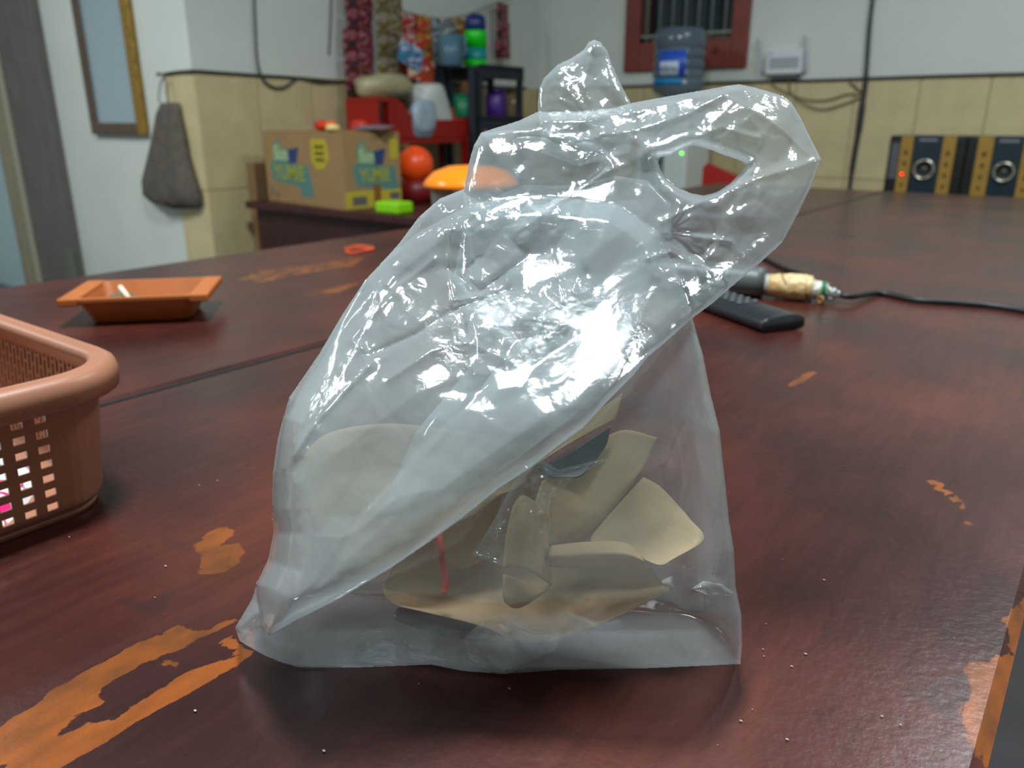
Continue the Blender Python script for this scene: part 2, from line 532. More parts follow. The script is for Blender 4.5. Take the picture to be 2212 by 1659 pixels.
def wear_field(px, py):
    """signed distance (metres, inside positive) to the worn patches of the varnish"""
    def Zp(lst): return [tuple(Z(a, b)[:2]) for a, b in lst]
    P = [
        [(-60, 1600), (0, 1577), (30, 1547), (75, 1523), (100, 1498), (174, 1458), (239, 1428), (278, 1393), (358, 1368), (385, 1362), (432, 1352), (423, 1388), (358, 1413), (278, 1448), (229, 1478), (219, 1523), (164, 1543), (100, 1592), (30, 1637), (-60, 1680)],
        [(547, 1398), (537, 1428), (448, 1478), (348, 1528), (298, 1552), (239, 1597), (124, 1659), (60, 1700), (-80, 1740), (30, 1640), (120, 1590), (174, 1562), (239, 1562), (278, 1528), (348, 1483), (423, 1443), (497, 1418), (522, 1393)],
        [(408, 1185), (438, 1155), (497, 1132), (512, 1145), (492, 1165), (467, 1180), (517, 1170), (532, 1182), (517, 1214), (477, 1244), (438, 1244), (423, 1224), (438, 1207)],
        [(448, 1358), (517, 1325), (524, 1338), (462, 1368)],
        [(458, 1405), (497, 1373), (524, 1366), (517, 1388), (478, 1406)],
        [(340, 1440), (378, 1425), (396, 1432), (372, 1448)],
        [(375, 1350), (405, 1340), (410, 1350), (385, 1360)],
        [(488, 1580), (506, 1574), (512, 1584), (496, 1588)],
        [(1030, 1572), (1050, 1560), (1056, 1572), (1040, 1582)],
        [(500, 605), (560, 585), (700, 566), (800, 552), (770, 575), (650, 592), (560, 612)],
        [(640, 640), (760, 610), (800, 606), (740, 632)],
        [(1985, 1025), (2030, 1040), (2075, 1075), (2090, 1110), (2060, 1085), (2020, 1055)],
        [(2080, 1125), (2110, 1130), (2100, 1150)],
        [(1700, 832), (1760, 795), (1762, 805), (1715, 838)],
        [(400, 1610), (430, 1600), (428, 1618)],
    ]
    best = np.full(px.shape, -0.05)
    for i, pl in enumerate(P):
        q = Zp(pl)
        d, ins, _, _ = poly_dist(px, py, q)
        s = np.where(ins, d, -d)
        s = np.where(ins, np.minimum(s, 0.02) + 0.004, s * 2.6)
        if i in (9, 10): s = np.minimum(s, 0.0075) - 0.0065
        best = np.maximum(best, s)
    edge = np.where((py < 0.46) & (py > -0.2), px + 0.010 + 0.006 * np.sin(py * 55) + 0.004 * np.sin(py * 131 + 1), px + 0.001)
    edge = np.where(px > -0.03, edge, -0.05)
    return np.maximum(best, np.minimum(edge, 0.03))


def board(xa, xb, ya, yb, zt, th, step=0.006):
    nx = max(2, int((xb - xa) / step)); ny = max(2, int((yb - ya) / step))
    gx = np.linspace(xa, xb, nx + 1)
    # finer towards the camera
    tt = np.linspace(0, 1, ny // 2 + 1)
    gy = ya + (yb - ya) * (0.45 * tt + 0.55 * tt ** 2)
    GX, GY = np.meshgrid(gx, gy)
    px, py = GX.ravel(), GY.ravel()
    n0, n1 = len(gy), len(gx)
    wear = wear_field(px, py)
    edgef = np.minimum.reduce([px - xa, xb - px, py - ya, yb - py])
    pz = zt - 0.002 * (edgef < 1e-6)
    V = np.stack([px, py, pz], 1)
    idx = np.arange(n0 * n1).reshape(n0, n1)
    Fq = np.stack([idx[:-1, :-1].ravel(), idx[:-1, 1:].ravel(), idx[1:, 1:].ravel(), idx[1:, :-1].ravel()], 1)
    nb = len(V)
    ring = list(idx[0, :]) + list(idx[1:, -1]) + list(idx[-1, -2::-1]) + list(idx[-2:0:-1, 0])
    low = [(V[i][0], V[i][1], zt - th) for i in ring]
    verts = V.tolist() + low
    faces = Fq.tolist()
    m_ = len(ring)
    for i in range(m_):
        j = (i + 1) % m_
        faces.append([ring[j], ring[i], nb + i, nb + j])
    faces.append([nb + i for i in range(m_)])
    o = mesh_obj('tabletop_board', verts, faces, WOODT, tb)
    at = o.data.attributes.new('wear', 'FLOAT', 'POINT')
    low_w = np.array([0.02 if v[0] > -0.01 else -0.05 for v in low])
    at.data.foreach_set('value', np.concatenate([wear, low_w]).astype(np.float32))
    return o


TE = 3.27
board(-0.7190, 0.0, -0.45, TE, 0.75, 0.03)
board(-1.386, -0.7270, -0.45, TE, 0.75, 0.03)
for x_, y_ in ((-0.06, -0.38), (-1.33, -0.38), (-0.06, 3.2), (-1.33, 3.2), (-0.06, 1.4), (-1.33, 1.4)):
    box('leg', (x_ - 0.035, y_ - 0.035, 0), (x_ + 0.035, y_ + 0.035, 0.72), DARKW, tb, 0.004)
for lo, hi in [((-0.05, -0.4, 0.63), (-0.025, 3.2, 0.72)), ((-1.36, -0.4, 0.63), (-1.335, 3.2, 0.72)), ((-1.33, 3.17, 0.63), (-0.05, 3.195, 0.72))]:
    box('apron', lo, hi, DARKW, tb)
box('gap_shade_strip', (-0.7268, -0.42, 0.70), (-0.7192, 3.2, 0.7490), mat('gap_black', (14, 10, 10), 0.9), tb)  # black strip raised into the board gap, standing in for its shade
box('crossbar', (-1.33, -0.4, 0.68), (-0.06, -0.36, 0.718), DARKW, tb)

# ------------------------------------------------------------------ THE PLASTIC BAG
PD = np.array([0.842, 0.539, 0.0]); PN = np.array([0.539, -0.842, 0.0]); PP = np.array([-0.193, 0.247, 0.75])
MPP = 0.00022


def lean(py):
    t = np.clip((1330 - py) / 1100.0, 0, 1.1)
    return -0.125 * t ** 1.35


def place(px, py, n, zmin=0.7508):
    n = n + lean(py)
    r = rays(px, py)
    t = ((PP - CAM) @ PN + n) / (r @ PN)
    tt = np.where(r[:, 2] < -1e-6, (zmin - 1.0) / np.minimum(r[:, 2], -1e-6), 1e9)
    t = np.minimum(t, tt)
    return CAM[None, :] + r * t[:, None]


def f1sq(px, py, cell, seed, wv):
    rng = np.random.RandomState(seed)
    T = 64
    jx = rng.rand(T, T); jy = rng.rand(T, T); w = rng.rand(T, T) * wv * cell * cell
    gx = np.floor(px / cell).astype(int); gy = np.floor(py / cell).astype(int)
    best = np.full(px.shape, 1e18)
    for dx in (-2, -1, 0, 1, 2):
        for dy in (-2, -1, 0, 1, 2):
            cx, cy = gx + dx, gy + dy
            a, b = cx % T, cy % T
            d = (px - (cx + jx[a, b]) * cell) ** 2 + (py - (cy + jy[a, b]) * cell) ** 2 - w[a, b]
            best = np.minimum(best, d)
    return best


def crumple(px, py, cell, seed, slope, ang=0.0, st=1.0):
    """continuous piecewise-linear creased field (pixels of depth)"""
    c, s = math.cos(ang), math.sin(ang)
    u = (px * c + py * s) * st; v = -px * s + py * c
    return (f1sq(u, v, cell, seed, 0.5) - f1sq(u, v, cell, seed + 77, 0.5)) * slope / (2 * cell)


def blobs(px, py, lst, base):
    a = np.full(px.shape, base)
    for x, y, r, k in lst:
        a = np.maximum(a, k * np.exp(-(((px - x) ** 2 + (py - y) ** 2) / (r * r)) ** 1.3))
    return a


def creases(px, py, lst):
    """sharp folds along polylines: (points, height in px, falloff in px)"""
    h = np.zeros(px.shape)
    for pts, amp, w in lst:
        best = np.full(px.shape, 1e9)
        for (x0, y0), (x1, y1) in zip(pts[:-1], pts[1:]):
            dx, dy = x1 - x0, y1 - y0
            t = np.clip(((px - x0) * dx + (py - y0) * dy) / (dx * dx + dy * dy), 0, 1)
            best = np.minimum(best, np.hypot(px - x0 - t * dx, py - y0 - t * dy))
        h += amp * np.exp(-best / w)
    return h


def film(name, outline, nfun, m, parent, hole=None, step=5.0, zmin=0.7508):
    xs = [p[0] for p in outline]; ys = [p[1] for p in outline]
    gx = np.arange(min(xs) - step, max(xs) + 2 * step, step); gy = np.arange(min(ys) - step, max(ys) + 2 * step, step)
    GX, GY = np.meshgrid(gx, gy)
    px, py = GX.ravel().copy(), GY.ravel().copy()
    d, ins, nx, ny = poly_dist(px, py, outline)
    dd = d.copy()
    if hole:
        dh, ih, hx, hy = poly_dist(px, py, hole)
        sw = ih
        out2 = ins & ih
        nx = np.where(out2, hx, nx); ny = np.where(out2, hy, ny)
        dd = np.minimum(dd, dh * 2.2)
        ins = ins & ~ih
    n0, n1 = GX.shape
    idx = np.arange(n0 * n1).reshape(n0, n1)
    I = ins.reshape(n0, n1)
    cell = I[:-1, :-1] | I[:-1, 1:] | I[1:, 1:] | I[1:, :-1]
    q = np.stack([idx[:-1, :-1][cell], idx[:-1, 1:][cell], idx[1:, 1:][cell], idx[1:, :-1][cell]], 1)
    used = np.unique(q)
    snap = ~ins
    px[snap] = nx[snap]; py[snap] = ny[snap]; dd[snap] = 0
    remap = np.full(n0 * n1, -1); remap[used] = np.arange(len(used))
    q = remap[q]
    ux, uy, ud = px[used], py[used], dd[used]
    n, cr = nfun(ux, uy, ud)
    P = place(ux, uy, n, zmin)
    me = bpy.data.meshes.new(name)
    me.vertices.add(len(P)); me.vertices.foreach_set('co', P.astype(np.float32).ravel())
    me.loops.add(q.size); me.loops.foreach_set('vertex_index', q.astype(np.int32).ravel())
    me.polygons.add(len(q)); me.polygons.foreach_set('loop_start', (np.arange(len(q)) * 4).astype(np.int32))
    me.update(calc_edges=True)
    me.polygons.foreach_set('use_smooth', np.ones(len(q), bool))
    at = me.attributes.new('crumple', 'FLOAT', 'POINT')
    at.data.foreach_set('value', np.asarray(cr, np.float32))
    me.materials.append(m)
    me.validate()
    o = bpy.data.objects.new(name, me); COL.objects.link(o); o.parent = parent
    return o


def puff(d, R, T):
    x = np.clip(d / R, 0, 1)
    return T * np.sqrt(np.clip(1 - (1 - x) ** 2, 0, 1))


BODY = [(508, 1357), (518, 1385), (560, 1410), (605, 1430), (650, 1443), (780, 1442), (930, 1436), (1000, 1450), (1090, 1457), (1200, 1448), (1400, 1444), (1600, 1435),
        (1604, 1390), (1602, 1330), (1590, 1270), (1586, 1190), (1575, 1120), (1568, 1050), (1561, 990), (1555, 930), (1535, 850), (1520, 770), (1500, 700), (1470, 600),
        (1420, 500), (1330, 440), (1150, 420), (1020, 440), (900, 505), (845, 550), (790, 605), (740, 680), (690, 770), (640, 850), (613, 900), (600, 950), (590, 1020),
        (588, 1100), (592, 1150), (580, 1210), (555, 1262), (545, 1295)]
DRAPE = [(553, 1262), (556, 1300), (566, 1345), (582, 1374), (640, 1340), (740, 1290), (840, 1230), (930, 1170), (1000, 1120), (1080, 1055), (1150, 1010), (1215, 960), (1260, 925),
         (1310, 870), (1370, 810), (1400, 772), (1440, 738), (1490, 692), (1540, 655), (1590, 612), (1640, 570), (1690, 525), (1725, 460), (1752, 405), (1775, 345),
         (1752, 300), (1730, 255), (1710, 222), (1690, 208), (1640, 192), (1595, 182), (1540, 192), (1470, 204), (1370, 222), (1330, 233), (1260, 240), (1160, 243), (1120, 262),
         (1040, 287), (1024, 315), (1012, 360), (1004, 408), (950, 430), (905, 470), (860, 530), (795, 600), (740, 680), (690, 765), (625, 860), (612, 905), (604, 960), (592, 1040), (590, 1100), (594, 1150), (580, 1215)]
HOLE = [(1420, 341), (1452, 335), (1474, 322), (1497, 314), (1530, 322), (1560, 334), (1590, 344), (1617, 355), (1600, 375), (1577, 397), (1550, 415), (1520, 423), (1490, 417), (1462, 404), (1440, 386), (1426, 365)]
REAR = [(1163, 250), (1162, 225), (1166, 190), (1176, 168), (1205, 140), (1232, 128), (1262, 108), (1272, 92), (1284, 86), (1298, 92), (1312, 110), (1322, 140), (1340, 180), (1362, 222), (1375, 260), (1360, 330), (1250, 360), (1170, 330)]
FOLD = [(1040, 287), (1100, 282), (1180, 281), (1240, 293), (1290, 309), (1312, 330), (1326, 362), (1290, 385), (1240, 420), (1180, 455), (1110, 490), (1040, 500), (1000, 470), (1003, 410), (1012, 360), (1024, 315)]

CLUST = [(1000, 470, 80, 0.9), (1185, 480, 80, 0.9), (1080, 640, 120, 0.8), (860, 640, 90, 0.5), (1225, 620, 60, 0.8), (1510, 560, 95, 1.0), (1150, 330, 90, 0.5),
         (1300, 275, 150, 0.75), (1600, 255, 120, 0.7), (1388, 745, 38, 0.9), (1040, 735, 120, 0.7), (1600, 425, 90, 0.55), (1690, 330, 60, 0.5), (790, 780, 60, 0.5),
         (1160, 700, 80, 0.8), (640, 1010, 40, .2)]
DIAG = math.radians(-52)
CRE = [([(800, 765), (900, 720), (985, 665), (1100, 625)], -9, 9), ([(980, 652), (968, 580), (975, 500), (1000, 420)], 8, 9), ([(985, 650), (1060, 640), (1130, 690), (1222, 702)], 8, 9),
       ([(968, 580), (1035, 630), (1130, 560)], -7, 8), ([(1130, 762), (1222, 702), (1222, 640), (1190, 560), (1200, 500)], 8, 9), ([(615, 1012), (690, 905), (798, 790)], 8, 8),
       ([(798, 765), (760, 735), (860, 620), (940, 560)], 6, 8), ([(1040, 290), (1180, 283), (1290, 309), (1326, 362), (1230, 425), (1120, 500)], 7, 8),
       ([(1445, 505), (1580, 522), (1590, 545), (1572, 614), (1480, 690)], 9, 8), ([(1447, 500), (1500, 545), (1575, 614)], -7, 8), ([(1395, 560), (1450, 545), (1530, 585)], 7, 8),
       ([(1345, 700), (1385, 735), (1374, 782), (1400, 730)], 7, 7), ([(1430, 480), (1530, 430), (1640, 385), (1775, 345)], 8, 9), ([(1230, 310), (1400, 275), (1490, 245), (1560, 205), (1600, 190)], 8, 10),
       ([(1170, 262), (1260, 262), (1380, 240), (1500, 210)], 7, 8), ([(1490, 470), (1445, 500), (1470, 440)], 6, 8), ([(1560, 205), (1640, 245), (1700, 290), (1740, 330)], 6, 9),
       ([(1500, 300), (1560, 275), (1640, 300)], 5, 9), ([(1020, 560), (1000, 480), (1040, 450)], 6, 7), ([(840, 820), (930, 760), (1010, 740), (1100, 780)], 6, 10),
       ([(640, 1330), (760, 1200), (900, 1080)], 2, 30), ([(700, 1000), (900, 850), (1150, 760)], 3, 30), ([(1300, 520), (1180, 700), (1000, 900), (800, 1100)], 3, 40)]


def nB(px, py, d):
    wv = np.clip((py - 520) / 420.0, 0, 1); wv = wv * wv * (3 - 2 * wv) * 0.9 + 0.1
    return puff(d, 170, 0.026) * wv + 0.010 * np.exp(-((py - 1300) / 130.0) ** 2) * np.clip(d / 80, 0, 1)


def body_dist(px, py):
    d, ins, _, _ = poly_dist(px, py, BODY)
    return np.where(ins, d, 0)


def body_front(px, py, d):
    a = blobs(px, py, [(1560, 1270, 50, 0.5), (1090, 1390, 90, 0.5), (830, 1400, 90, 0.3), (1540, 900, 70, 0.35), (1250, 1330, 60, .4), (1150, 1040, 60, .6), (640, 1380, 60, .4)], 0.10)
    c = crumple(px, py, 75, 5, 0.34, 0.3) * a + crumple(px, py, 30, 9, 0.3, 0.9) * a * 0.8 + crumple(px, py, 170, 15, 0.16, 0.8, 0.6) * 0.6
    c += creases(px, py, [([(1160, 985), (1085, 1110), (1088, 1300), (1090, 1456)], 3, 6), ([(1000, 1380), (1090, 1456), (1200, 1400), (1220, 1370)], 6, 7), ([(1000, 1380), (1040, 1345), (1090, 1350)], 5, 7),
                          ([(740, 1440), (800, 1385), (870, 1400), (960, 1435)], 7, 12), ([(1495, 1272), (1540, 1255), (1580, 1288)], 6, 8), ([(1235, 1320), (1290, 1345), (1335, 1335)], 5, 8),
                          ([(545, 1295), (560, 1350), (600, 1400)], 4, 6), ([(1500, 700), (1530, 860), (1500, 960), (1540, 1100)], 4, 12), ([(1480, 900), (1440, 1000)], 4, 8),
                          ([(1490, 640), (1540, 1000), (1590, 1300)], 3, 18), ([(690, 1180), (650, 1130), (610, 1160)], 4, 6), ([(1060, 1230), (1090, 1120), (1160, 1000)], 3, 8),
                          ([(1130, 1010), (1180, 1080), (1150, 1160)], 5, 7)])
    k = np.clip(d / 25, 0, 1)
    return nB(px, py, d) + c * k * MPP, a


def body_back(px, py, d):
    c = crumple(px, py, 120, 31, 0.25, 0.5) * 0.5 + crumple(px, py, 50, 33, 0.3, 0.2) * 0.2
    wv = np.clip((py - 500) / 450.0, 0, 1) * 0.85 + 0.15
    return -puff(d, 150, 0.055) * wv + c * np.clip(d / 25, 0, 1) * MPP, np.full(px.shape, 0.1)


def drape_base(px, py):
    bd = body_dist(px, py)
    return nB(px, py, bd) + 0.005 * np.clip(bd / 40, 0, 1)


def drape_relief(px, py):
    a = blobs(px, py, CLUST, 0.10)
    c = crumple(px, py, 95, 3, 1.0, DIAG, 0.7) * a + crumple(px, py, 42, 11, 0.7, 0.4) * a + crumple(px, py, 20, 13, 0.5, 1.4) * np.clip(a - .55, 0, 1) * 1.2 + crumple(px, py, 150, 21, 0.24, math.radians(-45), 0.45)
    c += 1.5 * creases(px, py, CRE)
    return c, a


def drape_front(px, py, d):
    c, a = drape_relief(px, py)
    return drape_base(px, py) + puff(d, 60, 0.012) + c * np.clip(d / 10, 0, 1) * MPP, a


def drape_back(px, py, d):
    a = blobs(px, py, CLUST, 0.12) * 0.6
    c = crumple(px, py, 80, 41, 0.4, DIAG, 0.7) * a + crumple(px, py, 140, 43, 0.2, -0.7, 0.5) * 0.5
    return drape_base(px, py) - puff(d, 100, 0.004) * (body_dist(px, py) > 0) - puff(d, 100, 0.014) * np.clip(1 - body_dist(px, py) / 60, 0, 1) + c * np.clip(d / 20, 0, 1) * MPP, a


FILM = film_mat('clear_film', h0=0.13)
FILM2 = film_mat('clear_film_drape', h0=0.33)
FILM4 = film_mat('clear_film_inner', h0=0.50)
FILM3 = film_mat('clear_film_handle', h0=0.12, rough=0.1)
bag = empty('plastic_bag', 'crumpled clear white plastic carrier bag standing in the middle of the table', 'bag', loc=(0, 0, 0))
film('bag_body', BODY, body_back, FILM, bag, step=8)
film('bag_front', BODY, body_front, FILM, bag, step=5)
film('folded_back_sheet', DRAPE, drape_back, FILM3, bag, hole=HOLE, step=7)
film('folded_front_sheet', DRAPE, drape_front, FILM2, bag, hole=HOLE, step=4)


def rear_f(s, off):
    def fn(px, py, d):
        a = np.full(px.shape, 0.8)
        c = crumple(px, py, 55, 51 + s, 0.55, 1.2, 0.7) + crumple(px, py, 24, 55 + s, 0.4) * 0.6
        c += creases(px, py, [([(1225, 190), (1300, 290)], 8, 8), ([(1285, 100), (1262, 180), (1290, 260)], 7, 8), ([(1210, 215), (1240, 230), (1255, 260)], 6, 6)])
        return -0.006 + off * puff(d, 26, 0.007) + c * np.clip(d / 12, 0, 1) * MPP, a
    return fn


def fold_f(px, py, d):
    c, a = drape_relief(px, py)
    c2 = crumple(px, py, 70, 71, 0.35, 0.3) * 0.8
    return drape_base(px, py) + puff(d, 60, 0.012) + 0.004 + c2 * np.clip(d / 16, 0, 1) * MPP, a * 0.8


INNER = [(1130, 400), (1250, 400), (1330, 380), (1400, 390), (1450, 440), (1450, 520), (1410, 600), (1380, 700), (1330, 800), (1240, 900), (1120, 990), (990, 1080), (880, 1130), (820, 1120), (860, 1020),
         (900, 930), (960, 860), (1010, 800), (1010, 700), (980, 600), (1000, 500), (1060, 430)]


def inner_f(px, py, d):
    c = crumple(px, py, 110, 61, 0.35, DIAG, 0.5)
    return drape_base(px, py) + puff(d, 90, 0.009) + 0.001 + c * np.clip(d / 20, 0, 1) * MPP, np.full(px.shape, 0.1)


def pleat(poly, seed, off):
    def fn(px, py, d):
        c = crumple(px, py, 55, seed, 0.8, 1.2, 0.7) + crumple(px, py, 24, seed + 3, 0.4)
        bd = body_dist(px, py)
        return nB(px, py, bd) + off + puff(d, 40, 0.003) + c * np.clip(d / 10, 0, 1) * MPP, np.full(px.shape, 0.7)
    film('gusset_pleat', poly, fn, FILM3, bag, step=4)


pleat([(1000, 1380), (1040, 1345), (1080, 1330), (1112, 1345), (1150, 1365), (1216, 1372), (1200, 1405), (1150, 1430), (1092, 1452), (1010, 1425)], 101, 0.002)
pleat([(1155, 985), (1205, 1015), (1330, 985), (1240, 1030), (1195, 1080), (1188, 1150), (1180, 1160), (1120, 1130), (1088, 1225), (1020, 1200), (1070, 1120), (1110, 1040)], 111, -0.003)
pleat([(1495, 1272), (1520, 1255), (1560, 1262), (1588, 1285), (1540, 1290)], 121, 0.001)
pleat([(740, 1436), (790, 1390), (860, 1380), (960, 1425), (900, 1436)], 131, 0.001)
pleat([(616, 1012), (650, 960), (692, 903), (798, 782), (740, 900), (700, 990), (660, 1080)], 141, -0.004)
film('inner_fold', INNER, inner_f, FILM4, bag, step=6)
film('handle', REAR, rear_f(0, 1), FILM2, bag, step=4)
film('handle', REAR, rear_f(3, -1), FILM3, bag, step=6)
film('mouth_fold', FOLD, fold_f, FILM3, bag, step=4)

# ------------------------------------------------------------------ kraft paper wrappers inside the bag
KRAFT = mat('kraft_paper', (200, 172, 134), 0.8, noise=0.05, nscale=60, bump=0.05, bscale=300, spec=0.2)


def patch(name, rows, label, seedw=0, parent=None, n=10, thick=0.0005):
    """rows of (px, py, offset) control points -> smooth paper sheet"""
    R = [catmull(r, n) for r in rows]
    cols = list(zip(*R))
    C2 = [catmull(list(c), n) for c in cols]
    G = np.array(C2)           # cols x rows x 3
    nc, nr = G.shape[:2]
    px, py, nn = G[..., 0].ravel(), G[..., 1].ravel(), G[..., 2].ravel()
    nn = nn + crumple(px, py, 150, 91 + seedw, 0.22) * MPP
    P = place(px, py, nn, 0.7525)
    idx = np.arange(nc * nr).reshape(nc, nr)
    q = np.stack([idx[:-1, :-1].ravel(), idx[:-1, 1:].ravel(), idx[1:, 1:].ravel(), idx[1:, :-1].ravel()], 1)
    o = mesh_obj(name, P, q.tolist(), KRAFT, parent, True)
    md = o.modifiers.new('thick', 'SOLIDIFY'); md.thickness = thick
    if label: tagit(o, label, 'paper wrapper', 'kraft paper wrappers inside the bag')
    return o


wrapA = patch('paper_wrapper', [[(640, 1010, -.014), (700, 940, -.022), (830, 915, -.028), (990, 930, -.03), (1160, 960, -.032)],
                        [(672, 1110, -.006), (760, 1040, -.014), (880, 1020, -.02), (1010, 1030, -.024), (1140, 1040, -.03)],
                        [(705, 1180, -.004), (790, 1140, -.008), (900, 1110, -.012), (1000, 1090, -.018), (1080, 1070, -.024)],
                        [(715, 1240, -.004), (800, 1240, -.004), (880, 1200, -.008), (950, 1150, -.012), (1030, 1110, -.02)]],
      'flat brown kraft paper sheet at the left inside the plastic bag', 1)
wrapB = patch('paper_wrapper', [[(1170, 1040, -.020), (1250, 985, -.026), (1340, 930, -.034), (1420, 945, -.036)],
                        [(1150, 1110, -.014), (1220, 1070, -.018), (1310, 1020, -.024), (1395, 1000, -.030)],
                        [(1160, 1180, -.010), (1230, 1150, -.012), (1300, 1100, -.018), (1370, 1040, -.026)],
                        [(1180, 1200, -.014), (1240, 1180, -.016), (1290, 1150, -.02), (1340, 1110, -.028)]],
      'brown kraft paper panel standing upright behind the rolled paper in the bag', 3)
wrapC = patch('paper_wrapper', [[(1390, 1030, -.030), (1425, 1050, -.028), (1460, 1085, -.026)],
                        [(1300, 1130, -.018), (1390, 1130, -.016), (1490, 1120, -.018)],
                        [(1280, 1172, -.010), (1380, 1195, -.008), (1520, 1165, -.012)],
                        [(1370, 1195, -.004), (1425, 1220, -.002), (1450, 1210, -.004)]],
      'brown kraft paper corner flap pointing right inside the bag', 5)
wrapD = patch('paper_wrapper', [[(1190, 1178, -.006), (1270, 1170, -.010), (1350, 1172, -.010), (1400, 1212, -.008)],
                        [(1185, 1200, .004), (1270, 1195, .004), (1350, 1196, .002), (1398, 1215, -.006)],
                        [(1188, 1225, .000), (1270, 1226, .000), (1350, 1222, -.004), (1395, 1218, -.008)]],
      'narrow rolled kraft paper tube lying across the bag contents', 7)
wrapE = patch('paper_wrapper', [[(860, 1205, -.026), (950, 1130, -.040), (1100, 1100, -.044), (1280, 1170, -.038), (1405, 1225, -.026)],
                        [(828, 1270, -.030), (960, 1240, -.040), (1110, 1240, -.042), (1280, 1245, -.038), (1432, 1262, -.024)],
                        [(845, 1300, -.020), (970, 1310, -.018), (1110, 1320, -.016), (1275, 1300, -.018), (1444, 1268, -.020)],
                        [(880, 1312, -.004), (1030, 1348, .000), (1150, 1388, .004), (1300, 1345, .000), (1446, 1274, -.014)]],
      'brown kraft paper curved like a bowl at the bottom of the bag', 9)
wrapF = patch('paper_wrapper', [[(1108, 1092, -.006), (1128, 1070, .004), (1158, 1085, .002), (1180, 1112, -.012)],
                        [(1092, 1160, -.004), (1112, 1145, .013), (1152, 1150, .012), (1188, 1180, -.008)],
                        [(1086, 1228, -.002), (1108, 1222, .017), (1150, 1236, .015), (1194, 1266, -.006)]],
      'curled kraft paper cone at the centre of the bag', 11)
wrapG = patch('paper_wrapper', [[(1088, 1240, -.006), (1120, 1250, -.008), (1160, 1262, -.006), (1188, 1262, -.002)],
                        [(1086, 1280, -.002), (1115, 1285, .002), (1150, 1288, .000), (1184, 1275, -.002)],
                        [(1088, 1300, -.002), (1110, 1314, .002), (1135, 1308, .000), (1170, 1285, -.004)]],
      'small inner curl of kraft paper under the central cone', 13)
wrapH = patch('paper_wrapper', [[(1150, 1010, -.030), (1230, 960, -.034), (1330, 905, -.038)],
                        [(1165, 1000, -.032), (1250, 935, -.038), (1340, 870, -.042)],
                        [(1200, 960, -.036), (1270, 905, -.042), (1345, 850, -.046)]],
      'pale kraft paper strip rising behind the others near the bag fold', 15)
wrapI = patch('paper_wrapper', [[(930, 1160, -.024), (1000, 1080, -.032), (1080, 1010, -.036), (1170, 980, -.040)],
                        [(950, 1200, -.028), (1030, 1150, -.036), (1110, 1090, -.040), (1200, 1060, -.044)],
                        [(1000, 1230, -.030), (1070, 1200, -.038), (1140, 1170, -.042), (1230, 1140, -.046)]],
      'shaded kraft paper panel between the left sheet and the central cone', 23)
DKP = mat('dark_plastic_sheet', (52, 60, 66), 0.35, noise=0.2, nscale=30)
dk = patch('dark_plastic_scrap', [[(1160, 1010, -.020), (1230, 975, -.022), (1320, 920, -.026)],
                             [(1185, 1030, -.018), (1250, 1010, -.020), (1310, 960, -.024)],
                             [(1220, 1030, -.018), (1255, 1028, -.018), (1290, 990, -.022)]], None, 17)
dk.data.materials.clear(); dk.data.materials.append(DKP)
tagit(dk, 'small dark blue-grey plastic scrap among the kraft papers', 'plastic scrap')
dk2 = patch('dark_plastic_scrap', [[(860, 1312, -.020), (960, 1325, -.02), (1040, 1350, -.02)],
                              [(850, 1335, -.014), (950, 1350, -.014), (1050, 1375, -.012)],
                              [(880, 1350, -.014), (960, 1375, -.012), (1060, 1390, -.012)]], None, 19)
dk2.data.materials.clear(); dk2.data.materials.append(DKP)
tagit(dk2, 'dark plastic scrap lying under the kraft paper at the bag bottom', 'plastic scrap')
rb = [(948, 1150, .0), (952, 1180, .002), (955, 1215, .000), (962, 1250, .0), (960, 1285, .002)]
pp_ = np.array(rb, float)
pts = place(pp_[:, 0], pp_[:, 1], pp_[:, 2] - 0.004)
tagit(tube('rubber_band', pts, 0.0016, mat('red_rubber', (196, 60, 40), 0.5), None, 5), 'red rubber band on the kraft paper inside the bag', 'rubber band')

# ------------------------------------------------------------------ basket
BK = mat('basket_plastic', (160, 108, 84), 0.38, noise=0.05, nscale=14, spec=0.5)
bk = empty('plastic_basket', 'dusty pink-brown plastic basket with square holes at the left edge', 'basket', loc=(-0.65, 0.06, 0.75))


def rrect(x0, x1, y0, y1, r, n=8):
    """returns list of (x, y, nx, ny) starting mid right side"""
    pts = []
    for cx, cy, a0 in ((x1 - r, y1 - r, 0), (x0 + r, y1 - r, 90), (x0 + r, y0 + r, 180), (x1 - r, y0 + r, 270)):
        for k in range(n + 1):
            a = math.radians(a0 + 90 * k / n)
            pts.append((cx + r * math.cos(a), cy + r * math.sin(a), math.cos(a), math.sin(a)))
    return pts


